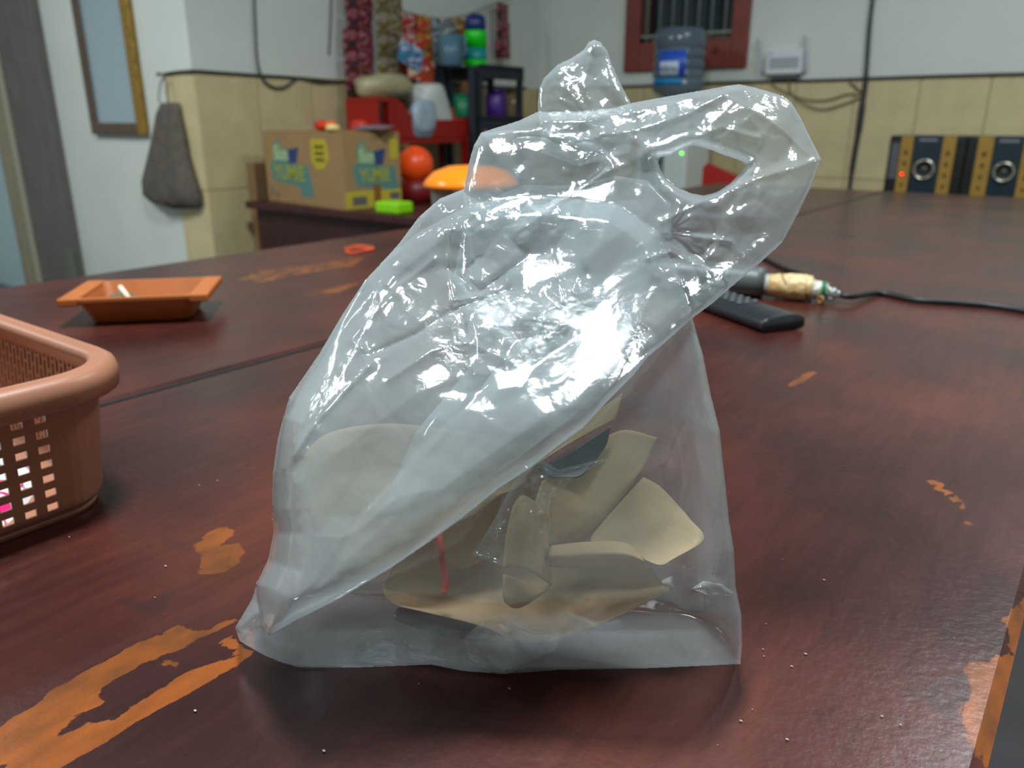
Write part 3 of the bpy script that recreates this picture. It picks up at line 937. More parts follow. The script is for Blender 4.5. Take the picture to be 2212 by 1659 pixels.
def basket():
    x0, x1, y0, y1 = -0.80 + .65, -0.512 + .65, -0.13 - .06, 0.228 - .06
    r = 0.036
    # right side (x = x1) with square holes, back side with slots; others plain slots
    V = []; Fc = []
    zb, zt = 0.004, 0.094
    nz = 35

    def col(x, y, nx, ny):
        c = []
        for k in range(nz + 1):
            h = k / nz
            o = 0.010 * h - 0.004 * (1 - min(1, h / 0.08)) ** 2
            V.append((x + nx * o, y + ny * o, zb + (zt - zb) * h)); c.append(len(V) - 1)
        return c
    per = []
    # sample perimeter
    step = 0.0033
    ylist = np.arange(y0 + r, y1 - r + 1e-6, step)
    seg = []
    for y in ylist: seg.append((x1, y, 1, 0, 'R'))
    for k in range(1, 10):
        a = math.radians(90 * k / 10); seg.append((x1 - r + r * math.cos(a), y1 - r + r * math.sin(a), math.cos(a), math.sin(a), 'c'))
    for x in np.arange(x1 - r, x0 + r - 1e-6, -step): seg.append((x, y1, 0, 1, 'B'))
    for k in range(1, 10):
        a = math.radians(90 + 90 * k / 10); seg.append((x0 + r + r * math.cos(a), y1 - r + r * math.sin(a), math.cos(a), math.sin(a), 'c'))
    for y in np.arange(y1 - r, y0 + r - 1e-6, -step): seg.append((x0, y, -1, 0, 'B'))
    for k in range(1, 10):
        a = math.radians(180 + 90 * k / 10); seg.append((x0 + r + r * math.cos(a), y0 + r + r * math.sin(a), math.cos(a), math.sin(a), 'c'))
    for x in np.arange(x0 + r, x1 - r + 1e-6, step): seg.append((x, y0, 0, -1, 'B'))
    for k in range(1, 10):
        a = math.radians(270 + 90 * k / 10); seg.append((x1 - r + r * math.cos(a), y0 + r + r * math.sin(a), math.cos(a), math.sin(a), 'c'))
    cols = [col(*s[:4]) for s in seg]
    n = len(seg)
    cnt = {'R': 0, 'B': 0}
    kR = [i for i, s in enumerate(seg) if s[4] == 'R']
    for i in range(n):
        j = (i + 1) % n
        s = seg[i][4]
        for k in range(nz):
            skip = False
            if s == 'R' and seg[j][4] == 'R':
                back = len(kR) - 1 - (i - kR[0])    # counts from the far corner
                if back >= 2 and (back - 2) % 4 in (0, 1) and 3 <= k < 34 and (k - 3) % 4 in (0, 1): skip = True
            if s == 'B' and seg[j][4] == 'B':
                if i % 2 == 0 and 3 <= k < 34 and (k + (i // 2 % 2) * 3) % 6 != 0: skip = True
            if not skip:
                Fc.append((cols[i][k], cols[j][k], cols[j][k + 1], cols[i][k + 1]))
    o = mesh_obj('basket_wall', V, Fc, BK, bk, False)
    md = o.modifiers.new('thick', 'SOLIDIFY'); md.thickness = 0.0016; md.offset = -1
    # bottom
    pr = rrect(x0, x1, y0, y1, r)
    mesh_obj('basket_bottom', [(p[0] - p[2] * .006, p[1] - p[3] * .006, 0.004) for p in pr] + [(p[0] - p[2] * .006, p[1] - p[3] * .006, 0.0055) for p in pr],
             [tuple(range(len(pr)))[::-1], tuple(range(len(pr), 2 * len(pr)))] + [(i, (i + 1) % len(pr), len(pr) + (i + 1) % len(pr), len(pr) + i) for i in range(len(pr))], BK, bk)
    # foot ring
    prof = [(-0.010, 0.0), (-0.004, 0.0), (-0.003, 0.005), (-0.010, 0.005)]
    ring('basket_foot', pr, prof, bk)
    prof = [(0.008, 0.084), (0.0195, 0.0815), (0.022, 0.0825), (0.0225, 0.0925), (0.0208, 0.098), (0.0165, 0.1012), (0.0135, 0.1012), (0.0125, 0.1004), (0.0115, 0.1012), (0.0075, 0.101), (0.0045, 0.099), (0.004, 0.094), (0.007, 0.090)]
    ring('basket_rim', pr, prof, bk)


def ring(name, pr, prof, parent, m=None):
    V = []; Fc = []
    n = len(pr); k = len(prof)
    for p in pr:
        for o, z in prof: V.append((p[0] + p[2] * o, p[1] + p[3] * o, z))
    for i in range(n):
        for a in range(k):
            Fc.append((i * k + a, ((i + 1) % n) * k + a, ((i + 1) % n) * k + (a + 1) % k, i * k + (a + 1) % k))
    return mesh_obj(name, V, Fc, m or BK, parent, True)


basket()


def pouch(name, loc, rot, w, h, t, m, label=None, group=None, cat=None, parent=None, seed=0):
    rng = random.Random(seed)
    V = []; Fc = []
    nx, ny = 8, 10
    for s in (1, -1):
        for j in range(ny + 1):
            for i in range(nx + 1):
                u, v = i / nx, j / ny
                e = math.sin(math.pi * u) ** 0.7 * max(0, math.sin(math.pi * v)) ** 0.7
                V.append(((u - .5) * w, (v - .5) * h, s * (t / 2 * e + 0.0002) + rng.uniform(-1, 1) * t * 0.06))
    L = (nx + 1) * (ny + 1)
    for s in (0, 1):
        for j in range(ny):
            for i in range(nx):
                a = s * L + j * (nx + 1) + i
                f = (a, a + 1, a + nx + 2, a + nx + 1)
                Fc.append(f if s == 0 else f[::-1])
    o = mesh_obj(name, V, Fc, m, parent, True)
    o.location = loc; o.rotation_euler = rot
    if label: tagit(o, label, cat or 'sachet', group)
    return o


def print_mat(name, a, b, c, scale=60):
    if name in MATS: return MATS[name]
    m = bpy.data.materials.new(name); m.use_nodes = True
    nt = m.node_tree; N = nt.nodes.new; L = nt.links.new
    bs = nt.nodes['Principled BSDF']; bs.inputs['Roughness'].default_value = 0.28
    tc = N('ShaderNodeTexCoord'); no = N('ShaderNodeTexNoise'); no.inputs['Scale'].default_value = scale; no.inputs['Detail'].default_value = 1.5
    L(tc.outputs['Object'], no.inputs['Vector'])
    r = N('ShaderNodeValToRGB'); r.color_ramp.interpolation = 'CONSTANT'
    e = r.color_ramp.elements
    e[0].position = 0; e[0].color = lin(*c)
    e[1].position = 0.42; e[1].color = lin(*a)
    k = e.new(0.50); k.color = tuple(0.45 * v for v in lin(*a)[:3]) + (1,)
    k = e.new(0.535); k.color = lin(*b)
    k = e.new(0.60); k.color = tuple(0.75 * v for v in lin(*a)[:3]) + (1,)
    L(no.outputs['Fac'], r.inputs['Fac']); L(r.outputs['Color'], bs.inputs['Base Color'])
    MATS[name] = m
    return m


PM = [print_mat('wrapper_white_pink', (236, 240, 242), (214, 40, 120), (240, 240, 240), 60), print_mat('wrapper_silver_green', (214, 224, 224), (120, 160, 150), (245, 245, 240), 80),
      print_mat('wrapper_yellow', (226, 190, 110), (240, 236, 220), (150, 100, 60), 70), print_mat('wrapper_lilac', (180, 160, 200), (240, 240, 244), (210, 50, 110), 80)]
desc = ['white and pink wrapper lying against the basket holes, lowest', 'pale silver wrapper lying deepest in the basket corner', 'yellow and cream wrapper leaning inside the basket', 'lilac and white wrapper lying at the back of the basket',
        'second white and pink wrapper on top of the silver one', 'silver green wrapper standing near the basket side', 'cream wrapper flat on the basket floor', 'lilac wrapper crossed over the yellow one']
for i in range(8):
    pouch('snack_wrapper', (-0.560 - 0.014 * (i % 4), 0.165 - 0.045 * (i // 2) * 0.7, 0.757 + 0.010 + 0.0085 * (i % 4)), (0.35 + 0.3 * (i % 3), 0.5 + 0.12 * (i % 4), 1.4 + 0.25 * i), 0.055, 0.08, 0.008,
          PM[i % 4], desc[i], 'wrappers inside the basket', 'wrapper', seed=i)

# ------------------------------------------------------------------ ashtray
AT = mat('terracotta_plastic', (176, 98, 48), 0.42, noise=0.06, nscale=30, bump=0.05, bscale=120)
ATI = mat('ash_dust', (110, 92, 74), 0.9, noise=0.4, nscale=160, bump=0.4, bscale=300)
ang = math.atan2(0.134, 0.118)
ctr = np.array([-1.026, 0.532])
ash = empty('ashtray', 'small rectangular orange-brown tray holding ash beside the pink basket', 'ashtray', loc=(ctr[0], ctr[1], 0.75), rz=ang)


def tray():
    bl, bw, tl, tw, h = 0.062, 0.043, 0.070, 0.060, 0.037
    th = 0.003
    rings = []
    def rr(L, Wd, z, r):
        return [(p[0], p[1], z) for p in rrect(-L, L, -Wd, Wd, r, 5)]
    R = [rr(bl - .004, bw - .004, 0.0, .012), rr(bl, bw, 0.003, .014), rr(tl, tw, h - .004, .012), rr(tl + .006, tw + .004, h - .004, .010), rr(tl + .006, tw + .004, h, .010),
         rr(tl - th, tw - th, h, .010), rr(bl - th, bw - th, 0.006, .012)]
    V = [v for r in R for v in r]; n = len(R[0]); Fc = []
    for i in range(len(R) - 1):
        for k in range(n):
            Fc.append((i * n + k, i * n + (k + 1) % n, (i + 1) * n + (k + 1) % n, (i + 1) * n + k))
    Fc.append(tuple(range(n))[::-1]); Fc.append(tuple(range((len(R) - 1) * n, len(R) * n)))
    mesh_obj('tray_body', V, Fc, AT, ash)
    for s in (-1, 1):
        bm = bmesh.new()
        addbox(bm, (min(s * (tl - .004), s * (tl + .020)), -tw - .004, h - .009), (max(s * (tl - .004), s * (tl + .020)), tw + .004, h + .001), 0.002)
        bm_obj('tray_flange', bm, AT, ash)
    bm = bmesh.new()
    bmesh.ops.create_grid(bm, x_segments=20, y_segments=14, size=1)
    rng = random.Random(3)
    for v in bm.verts:
        v.co = Vector((v.co.x * (bl - .002), v.co.y * (bw - .002), 0.012 + rng.random() * .003 + 0.018 * math.exp(-((v.co.x + .55) ** 2 * 6 + (v.co.y - .2) ** 2 * 4))))
    a = bm_obj('ash', bm, ATI, ash); a['kind'] = 'stuff'


tray()
Ma = Matrix.Translation((ctr[0], ctr[1], 0.75)) @ Matrix.Rotation(ang, 4, 'Z')
p0 = Ma @ Vector((-0.035, 0.016, 0.036)); p1 = Ma @ Vector((-0.008, -0.03, 0.018))
cg = empty('cigarette_butt', 'pale cigarette butt leaning on the ash in the orange tray', 'cigarette', loc=p0)
tube('paper', [(0, 0, 0), tuple((p1 - p0) * 0.6)], 0.0035, mat('cig_paper', (226, 214, 190), 0.7), cg, 1)
tube('filter', [tuple((p1 - p0) * 0.6), tuple(p1 - p0)], 0.0036, mat('cig_filter', (190, 140, 80), 0.7), cg, 1)

# ------------------------------------------------------------------ remote
RB = mat('remote_plastic', (34, 38, 43), 0.35, spec=0.5, bump=0.03, bscale=300)
ra = np.array([-0.327, 0.933]); rbp = np.array([-0.301, 1.049])
ee = (rbp - ra); wdt = 0.047
rd = np.array([-0.82, 0.52]); rd = np.array([-0.425 + 0.327, 0.988 - 0.933]); rd /= np.linalg.norm(rd)
rang = math.atan2(rd[1], rd[0])
perp = np.array([-rd[1], rd[0]])
rc = ra - perp * 0.0
rem = empty('remote_control', 'black remote control lying beside the microphone behind the bag', 'remote', loc=(-0.325, 0.936, 0.75), rz=math.atan2(0.075, -0.125))
wdt = 0.066


def remote():
    L_ = 0.19
    prof = []
    for k in range(17):
        a = math.pi * k / 16
        prof.append((0.0 - wdt / 2 * math.cos(a) * 1.0, 0.0095 + 0.0125 * math.sin(a) ** 0.7))
    for k in range(1, 16):
        a = math.pi * k / 16
        prof.append((wdt / 2 * math.cos(a), 0.0095 - 0.0095 * math.sin(a) ** 0.4))
    V = []; Fc = []
    n = len(prof)
    xs = [0.0, 0.0025, 0.01, L_ - 0.01, L_]
    for i, x in enumerate(xs):
        s = (0.97, 1.0, 1.0, 1.0, 0.95)[i]
        for y, z in prof: V.append((x, -(y * s) * -1 - wdt / 2 * 0 - wdt / 2, z))
    # perp direction of local +y is away from camera: shift so the near bottom corner is the origin
    V = [(v[0], v[1] - 0 if False else v[1] + wdt / 2 - wdt / 2, v[2]) for v in V]
    for i in range(len(xs) - 1):
        for k in range(n):
            Fc.append((i * n + k, i * n + (k + 1) % n, (i + 1) * n + (k + 1) % n, (i + 1) * n + k))
    Fc.append(tuple(range(n))[::-1]); Fc.append(tuple(range((len(xs) - 1) * n, len(xs) * n)))
    shell = mesh_obj('shell', V, Fc, RB, rem, True)
    BT = mat('remote_button', (88, 94, 98), 0.4)
    for i in range(7):
        for j in range(3):
            lathe('button', [(0.0038, 0.0), (0.0038, 0.0018), (0.003, 0.0026), (0, 0.0028)], BT, shell, 12,
                  Matrix.Translation((0.075 + i * 0.015, -wdt / 2 + (j - 1) * 0.0125, 0.0213)))


remote()

# ------------------------------------------------------------------ microphone with taped plug and cable
mR = np.array([-0.33, 1.185]); md_ = np.array([-1.0, 0.19]); md_ /= np.linalg.norm(md_)
pa = Z(1600, 640); pb = Z(1800, 655)
v = (pa - pb); v[2] = 0; v /= np.linalg.norm(v)
mic = empty('microphone', 'black wired microphone with yellowed tape wrapped round its plug', 'microphone', loc=(0, 0, 0))
o0 = Z(1812, 655) ; o0[2] = 0.75 + 0.012


def mp(d, dz=0.0, side=0.0):
    q = o0 + v * d
    return (q[0] - v[1] * side, q[1] + v[0] * side, 0.75 + dz)


SIL = mat('plug_metal', (190, 196, 192), 0.25, metal=0.9)
TAPE = mat('yellowed_tape', (196, 154, 96), 0.35, noise=0.25, nscale=70, rgb2=(226, 206, 160), bump=0.3, bscale=150)
TAPE2 = mat('clear_tape_wrap', (214, 214, 200), 0.2, noise=0.2, nscale=90, bump=0.5, bscale=160)
GRN = mat('green_ring', (18, 104, 66), 0.5)
MB = mat('mic_body', (84, 90, 92), 0.42, noise=0.05, nscale=60)
tube('mic_handle', [mp(0.106, .0225), mp(0.15, .0235), mp(0.22, .0245), mp(0.31, .026)], .02, MB, mic, 4, 28, radii=[.0225, .0235, .025, .026])
tube('mic_collar', [mp(0.094, .019), mp(0.106, .0195)], .016, mat('mic_collar_grey', (168, 168, 156), 0.4), mic, 1, 24)
tube('tape_wrap', [mp(0.036, .019), mp(0.045, .019), mp(0.06, .019), mp(0.08, .019), mp(0.098, .019)], .018, TAPE, mic, 5, 24, radii=[.0135, .018, .0195, .0195, .018, .0165])
tube('clear_tape', [mp(0.018, .016), mp(0.03, .017), mp(0.044, .018)], .014, TAPE2, mic, 5, 20, radii=[.0115, .0135, .0150])
tube('green_ring', [mp(0.020, .016), mp(0.027, .0165)], .0142, GRN, mic, 1, 20)
tube('plug', [mp(0.0, .012), mp(0.012, .013), mp(0.022, .014)], .008, SIL, mic, 5, 20, radii=[.006, .0095, .011])
for t_ in (0.05, 0.07):
    lst = []
    for k in range(13):
        a = 2 * math.pi * k / 12
        lst.append((lambda q: (q[0], q[1], q[2] + 0.0188 * math.sin(a)))(mp(t_ + 0.012 * math.sin(a * 1), .019, 0.0188 * math.cos(a))))
    tube('elastic_thread', lst, .0008, mat('thread_dark', (60, 54, 30), 0.6), mic, 2, 6)
lathe('eyelet', [(0.003, -0.0015), (0.0065, -0.0015), (0.0065, 0.0015), (0.003, 0.0015), (0.003, -0.0015)], mat('eyelet_brass', (150, 110, 64), 0.4), mic, 20,
      Matrix.Translation(mp(0.025, .0068, 0.019)) @ Matrix.Rotation(math.radians(90), 4, 'X') @ Matrix.Rotation(math.radians(-37), 4, 'Y'), cap=False)
cpath = [mp(0.002, .013), mp(-0.016, .011)] + [tuple(Z(*q) + np.array([0, 0, .0046])) for q in ((1900, 640), (1980, 655), (2080, 662), (2160, 670), (2260, 690), (2400, 740))]
tube('mic_cable', cpath, .0044, BLACKC, mic, 8, 10)
tagit(tube('loose_cable', [tuple(Z(*q) + np.array([0, 0, .0032])) for q in ((1590, 528), (1640, 556), (1690, 582), (1730, 597))] + [tuple(Z(1742, 604) + np.array([0, 0, .0042]))], .004, BLACKC, None, 8, 8),
      'short black cable lying behind the microphone handle', 'cable')

# ------------------------------------------------------------------ small things on the table
tagit(tube('rubber_band', [tuple(Z(*q) + np.array([0, 0, .002])) for q in ((745, 540), (770, 533), (800, 535), (806, 540), (785, 544), (760, 549), (748, 545), (775, 538), (806, 541))], .0022, mat('orange_rubber', (210, 84, 44), 0.5), None, 5),
      'orange rubber band lying alone on the far left table board', 'rubber band')
rng = random.Random(12)
bm = bmesh.new()
for q in ((150, 1162), (358, 1225), (422, 1538), (335, 1293), (432, 872), (1648, 1405), (1650, 1420), (1740, 1415), (1905, 1550), (1945, 1568), (590, 1125), (1710, 1442), (1655, 1350), (1100, 1490),
          (1625, 1535), (1600, 1560), (2060, 1380), (1700, 1600), (1550, 1612), (700, 1625), (430, 1050), (470, 1040), (1780, 1255), (1690, 1210), (905, 1480)):
    p = Z(*q)
    r = bmesh.ops.create_icosphere(bm, subdivisions=1, radius=rng.uniform(0.0002, 0.0006) * (1 if q[0] > 1500 else 1.3), matrix=Matrix.Translation((p[0], p[1], 0.7508)) @ Matrix.Diagonal((1.6, 1, .5, 1)))
tagit(bm_obj('crumbs', bm, mat('crumb_white', (176, 160, 148), 0.7)), 'pale crumbs and flecks scattered over the table top', 'crumbs', kind='stuff')

# ------------------------------------------------------------------ clear container with orange lid (on the table behind the bag)
cc = Z(1010, 490)
cl = empty('lidded_container', 'clear round plastic jar with bright orange lid behind the bag', 'container', loc=(-1.20, 1.42, 0.75))
CLR = film_mat('clear_container_plastic', tint=(225, 228, 226), h0=0.16, h1=0.5, rough=0.08, bump=0.0)
OR = mat('orange_lid_plastic', (255, 140, 24), 0.25, spec=0.5, sub=0.2)
lathe('container_body', [(0.080, 0.0), (0.086, 0.004), (0.094, 0.12), (0.0935, 0.12), (0.0855, 0.006), (0.0, 0.006)], CLR, cl, 40, cap=False)
lathe('container_lid', [(0.098, 0.108), (0.108, 0.106), (0.110, 0.112), (0.104, 0.122), (0.085, 0.140), (0.05, 0.152), (0.0, 0.155)], OR, cl, 40)

# ------------------------------------------------------------------ side table, carton and things on it
ZT = 0.66
st = empty('side_table', 'low dark maroon table against the left tiled wall under the carton', 'table')
box('table_top', (-3.12, 2.13, ZT - 0.03), (-1.90, 2.78, ZT), DARKW, st, 0.003)
box('front_panel', (-3.06, 2.17, 0.18), (-1.96, 2.19, ZT - 0.03), mat('maroon_panel', (58, 24, 26), 0.5, noise=0.2, nscale=7), st)
for x_, y_ in ((-3.08, 2.2), (-1.97, 2.2), (-3.08, 2.72), (-1.97, 2.72)):
    box('leg', (x_ - 0.025, y_ - 0.025, 0), (x_ + 0.025, y_ + 0.025, ZT - 0.03), DARKW, st)

CB = mat('carton_board', (156, 124, 82), 0.8, noise=0.05, nscale=10)
bxa = math.atan2(-0.083, 0.62)
ctn = empty('cardboard_carton', 'brown cardboard carton printed in blue, green and yellow on the side table', 'box', loc=(-2.463, 2.145, ZT), rz=bxa)
BL, BD_, BH = 0.62, 0.275, 0.295
for nm, lo, hi in [('carton_side', (-BL, 0, 0), (0, 0.005, BH)), ('carton_side', (-0.005, 0.005, 0), (0, BD_, BH)), ('carton_side', (-BL, BD_ - .005, 0), (-.005, BD_, BH)), ('carton_side', (-BL, .005, 0), (-BL + .005, BD_ - .005, BH)),
                   ('carton_base', (-BL + .005, .005, 0), (-.005, BD_ - .005, .005))]:
    box(nm, lo, hi, CB, ctn)
box('carton_flap', (-BL + .01, 0.01, BH), (-.01, 0.14, BH + .004), CB, ctn)
box('carton_flap', (-BL + .01, 0.143, BH), (-.01, BD_, BH + .004), CB, ctn)
CY = mat('print_yellow', (186, 168, 40), 0.7); CTq = mat('print_teal', (84, 130, 122), 0.7); CG = mat('print_pale_green', (132, 156, 112), 0.7); CBl = mat('print_blue', (34, 62, 110), 0.7)
CLm = mat('print_lime', (158, 160, 52), 0.7); COr = mat('print_brown', (132, 84, 24), 0.7); CGr = mat('print_grey', (96, 92, 92), 0.7); CDk = mat('print_dark', (84, 84, 20), 0.7)


def flat_poly(name, pts, m, parent, M):
    n = len(pts)
    V = [M @ Vector((x, z, 0.0)) for x, z in pts] + [M @ Vector((x, z, 0.0006)) for x, z in pts]
    return mesh_obj(name, V, [tuple(range(n))[::-1], tuple(range(n, 2 * n))] + [(i, (i + 1) % n, n + (i + 1) % n, n + i) for i in range(n)], m, parent)


def carton_print(M, k, faceB):
    """M maps (x right, y up, z out) on the face"""
    def rect(a, b, c, d): return [(a, c), (b, c), (b, d), (a, d)]
    flat_poly('print_patch', [(0.02 * k, 0.17), (0.05 * k, 0.165), (0.06 * k, 0.245), (0.11 * k, 0.27), (0.13 * k, 0.23), (0.20 * k, 0.22), (0.20 * k, 0.165), (0.33 * k, 0.165), (0.36 * k, 0.08), (0.37 * k, 0.035), (0.27 * k, 0.035), (0.25 * k, 0.075), (0.04 * k, 0.09)], CTq, ctn, M)
    M2 = M @ Matrix.Translation((0, 0, 0.0007))
    flat_poly('print_patch', [(0.055 * k, 0.18), (0.19 * k, 0.172), (0.175 * k, 0.215), (0.13 * k, 0.222), (0.10 * k, 0.258), (0.07 * k, 0.24)], CG, ctn, M2)
    flat_poly('print_patch', [(0.175 * k, 0.168), (0.245 * k, 0.17), (0.27 * k, 0.235), (0.18 * k, 0.222)], CBl, ctn, M2)
    return M2


Mf = Matrix.Translation((-BL, 0, 0)) @ Matrix.Rotation(math.pi / 2, 4, 'X')
Mr = Matrix.Rotation(math.pi / 2, 4, 'Z') @ Matrix.Rotation(math.pi / 2, 4, 'X')
M2 = carton_print(Mf @ Matrix.Translation((0.02, 0, 0)), 1.0, False)
R1 = (math.pi / 2, 0, 0); R2 = (math.pi / 2, 0, math.pi / 2)
text('lettering', 'Sun', 0.085, mat('print_cream', (176, 196, 160), 0.7), ctn, (-BL + 0.145, -0.0016, 0.205), R1, 0.0003, 1.0, 0.001)
text('lettering', 'YUMIE', 0.088, CLm, ctn, (-BL + 0.20, -0.0016, 0.125), R1, 0.0003, 1.0, 0.002)
flat_poly('print_patch', [(0.39, 0.27), (0.50, 0.27), (0.52, 0.2), (0.48, 0.155), (0.42, 0.15), (0.385, 0.18)], CY, ctn, Mf)
for k in range(3):
    flat_poly('print_patch', [(0.415, 0.245 - .025 * k), (0.485, 0.245 - .025 * k), (0.485, 0.233 - .025 * k), (0.415, 0.233 - .025 * k)], CDk, ctn, Mf @ Matrix.Translation((0, 0, .0007)))
for k in (0, 1):
    flat_poly('print_patch', [(0.03 + .05 * k, 0.02), (0.045 + .05 * k, 0.02), (0.045 + .05 * k, 0.065 - .02 * k), (0.03 + .05 * k, 0.065 - .02 * k)], CGr, ctn, Mf)
M3 = carton_print(Mr @ Matrix.Translation((0.025, 0.0, 0)), 0.66, True)
text('lettering', 'Sun', 0.07, MATS['print_cream'], ctn, (0.0016, 0.11, 0.205), R2, 0.0003, 0.72, 0.001)
text('lettering', 'YUMIE', 0.072, CLm, ctn, (0.0016, 0.145, 0.128), R2, 0.0003, 0.72, 0.002)
flat_poly('print_patch', [(0.0, 0.005), (BD_, 0.005), (BD_, 0.07), (0.0, 0.07)], CY, ctn, Mr @ Matrix.Translation((0, 0, .0002)))
flat_poly('print_patch', [(0.03, 0.015), (0.10, 0.015), (0.10, 0.05), (0.03, 0.05)], CGr, ctn, Mr @ Matrix.Translation((0, 0, .0009)))
flat_poly('print_patch', [(0.215, 0.03), (0.265, 0.03), (0.265, 0.058), (0.215, 0.058)], CGr, ctn, Mr @ Matrix.Translation((0, 0, .0009)))
flat_poly('print_patch', [(0.135, 0.003), (0.17, 0.003), (0.17, 0.095), (0.135, 0.095)], COr, ctn, Mr @ Matrix.Translation((0, 0, .0009)))
flat_poly('print_patch', [(0.225, 0.19), (0.265, 0.19), (0.265, 0.27), (0.225, 0.27)], CY, ctn, Mr)
Mc = Matrix.Translation((-2.463, 2.145, ZT)) @ Matrix.Rotation(bxa, 4, 'Z')


def on_box(x, y): p = Mc @ Vector((x, y, BH + .004)); return p


p = on_box(-0.235, 0.06)
tor = empty('small_torch', 'small red and orange plastic torch lying on the carton top', 'torch', loc=p, rz=bxa)
RX = Matrix.Rotation(math.pi / 2, 4, 'Y')
lathe('torch_body', [(0.016, 0), (0.017, 0.07), (0.012, 0.075), (0, 0.075)], mat('torch_orange', (255, 96, 24), 0.35), tor, 20, Matrix.Translation((0.02, 0, .022)) @ RX)
lathe('torch_head', [(0, -0.002), (0.021, 0), (0.022, 0.03), (0.015, 0.042)], mat('torch_red', (216, 28, 16), 0.35), tor, 20, Matrix.Translation((-0.02, 0, .022)) @ RX)
p = on_box(-0.09, 0.02)
eg = lathe('cream_lump', [(0, 0), (0.02, 0.002), (0.03, 0.012), (0.024, 0.024), (0, 0.028)], mat('cream_wax', (232, 214, 140), 0.5), None, 20, Matrix.Translation(p))
tagit(eg, 'small pale yellow rounded soap on the front edge of the carton', 'soap')
p = on_box(-0.03, 0.17)
tagit(pouch('clear_packet', (p[0], p[1], p[2] + .014), (0.1, 0, .3), .16, .10, .024, mat('packet_grey', (120, 96, 104), 0.2), None), 'crinkled clear packet of dark goods on the carton corner', 'packet')

# things beside the carton
bq = Y(897, 356, 2.55)
ob = empty('orange_ball', 'round orange-red plastic ball behind the brown carton', 'ball', loc=(bq[0], bq[1], ZT))
lathe('ball_shell', [(0.0, bq[2] - ZT - .0785)] + [(0.078 * math.sin(a), bq[2] - ZT - 0.078 * math.cos(a)) for a in np.linspace(0.15, math.pi, 16)], mat('ball_orange', (255, 84, 20), 0.35), ob, 32)
lathe('ball_stand', [(0.07, 0.0), (0.075, 0.06), (0.06, bq[2] - ZT - .06), (0.03, bq[2] - ZT - .055)], mat('ball_stand_red', (120, 22, 22), 0.4), ob, 32)
gb = Y(878, 448, 2.28)
tagit(box('lime_box', (Z(850, 452, ZT)[0] + .04, 2.15, ZT), (Z(850, 452, ZT)[0] + .165, 2.24, ZT + 0.045), mat('lime_plastic', (140, 214, 16), 0.4), None, 0.01), 'flat lime green plastic box beside the brown carton', 'box')
gc = empty('glass_jar', 'small clear jar with white lid beside the lime green box', 'jar', loc=(-1.99, 2.30, ZT))
lathe('jar_body', [(0.03, 0), (0.034, 0.004), (0.034, 0.07), (0.026, 0.08)], CLR, gc, 20)
lathe('jar_lid', [(0.029, 0.08), (0.029, 0.095), (0, 0.096)], mat('jar_lid_white', (220, 220, 216), 0.4), gc, 20)
tagit(pouch('grey_bundle', (-2.12, 2.68, ZT + 0.09), (0.3, 0, 0), .16, .16, .12, mat('bundle_grey', (150, 140, 140), 0.7)), 'pale grey cloth bundle behind the orange ball', 'cloth')
tagit(box('plywood_board', (-3.235, X(552, 400, -3.18)[1], 0.0), (-3.18, X(592, 400, -3.18)[1], X(560, 352, -3.18)[2]), mat('board_brown', (128, 100, 66), 0.7), None, 0.003), 'brown wooden board standing against the tiles left of the carton', 'board')


# ------------------------------------------------------------------ red rack with sacks (against the left wall)
REDP = mat('red_plastic', (160, 28, 22), 0.4, spec=0.4)


def xb(name, x, dx, pa_, pb_, m, parent=None, bevel=0.004):
    """axis-aligned box whose front face lies on plane x; its y/z extent comes from two photo points"""
    a = X(*pa_, x); b = X(*pb_, x)
    y0, y1 = sorted((a[1], b[1])); z0, z1 = sorted((a[2], b[2]))
    return box(name, (x - dx, y0, z0), (x, y1, z1), m, parent, bevel)


XR = -2.95
XRB = -3.17
rr_ = empty('red_rack', 'red plastic two-level rack against the wall behind the carton', 'rack')
a = X(745, 212, XRB); b = X(852, 212, XR); a[2] = b[2]; c_ = X(1014, 258, XR)
yA, yB_, yC = a[1], b[1], c_[1]
zTop, zLow = a[2], c_[2]
box('rack_shelf', (XR - 0.22, yA, zTop - 0.02), (XR, yB_, zTop), REDP, rr_, 0.004)
box('rack_side', (XR - 0.22, yA, 0.0), (XR, yA + 0.025, zTop - .02), REDP, rr_, 0.004)
box('rack_side', (XR - 0.04, yB_ - 0.04, 0.0), (XR, yB_, zTop - .02), REDP, rr_, 0.004)
box('rack_side', (XR - 0.22, yB_ - 0.04, 0.0), (XR - 0.18, yB_, zTop - .02), REDP, rr_, 0.004)
box('rack_back', (XR - 0.22, yA + .025, zLow - 0.1), (XR - 0.20, yB_ - .04, zTop - .02), mat('red_dark_plastic', (120, 16, 20), 0.5), rr_)
box('rack_shelf', (XR - 0.22, yA + .03, zLow - 0.12), (XR - .005, yC, zLow - 0.09), REDP, rr_, 0.004)
# tray lip with the sloping end
V = []
for x_ in (XR - .012, XR):
    V += [(x_, yB_, zLow - 0.09), (x_, yC, zLow - 0.09), (x_, yC, zLow), (x_, yB_ + .14, zLow - .005), (x_, yB_ + .05, zTop - .02), (x_, yB_, zTop)]
mesh_obj('rack_lip', V, [(0, 1, 2, 3, 4, 5)[::-1], (6, 7, 8, 9, 10, 11)] + [(i, (i + 1) % 6, 6 + (i + 1) % 6, 6 + i) for i in range(6)], REDP, rr_)
for yy in (yC - 0.03,):
    box('rack_leg', (XR - .04, yy, 0), (XR - .006, yy + .03, zLow - .12), REDP, rr_)
    box('rack_leg', (XR - .21, yy, 0), (XR - .18, yy + .03, zLow - .12), REDP, rr_)


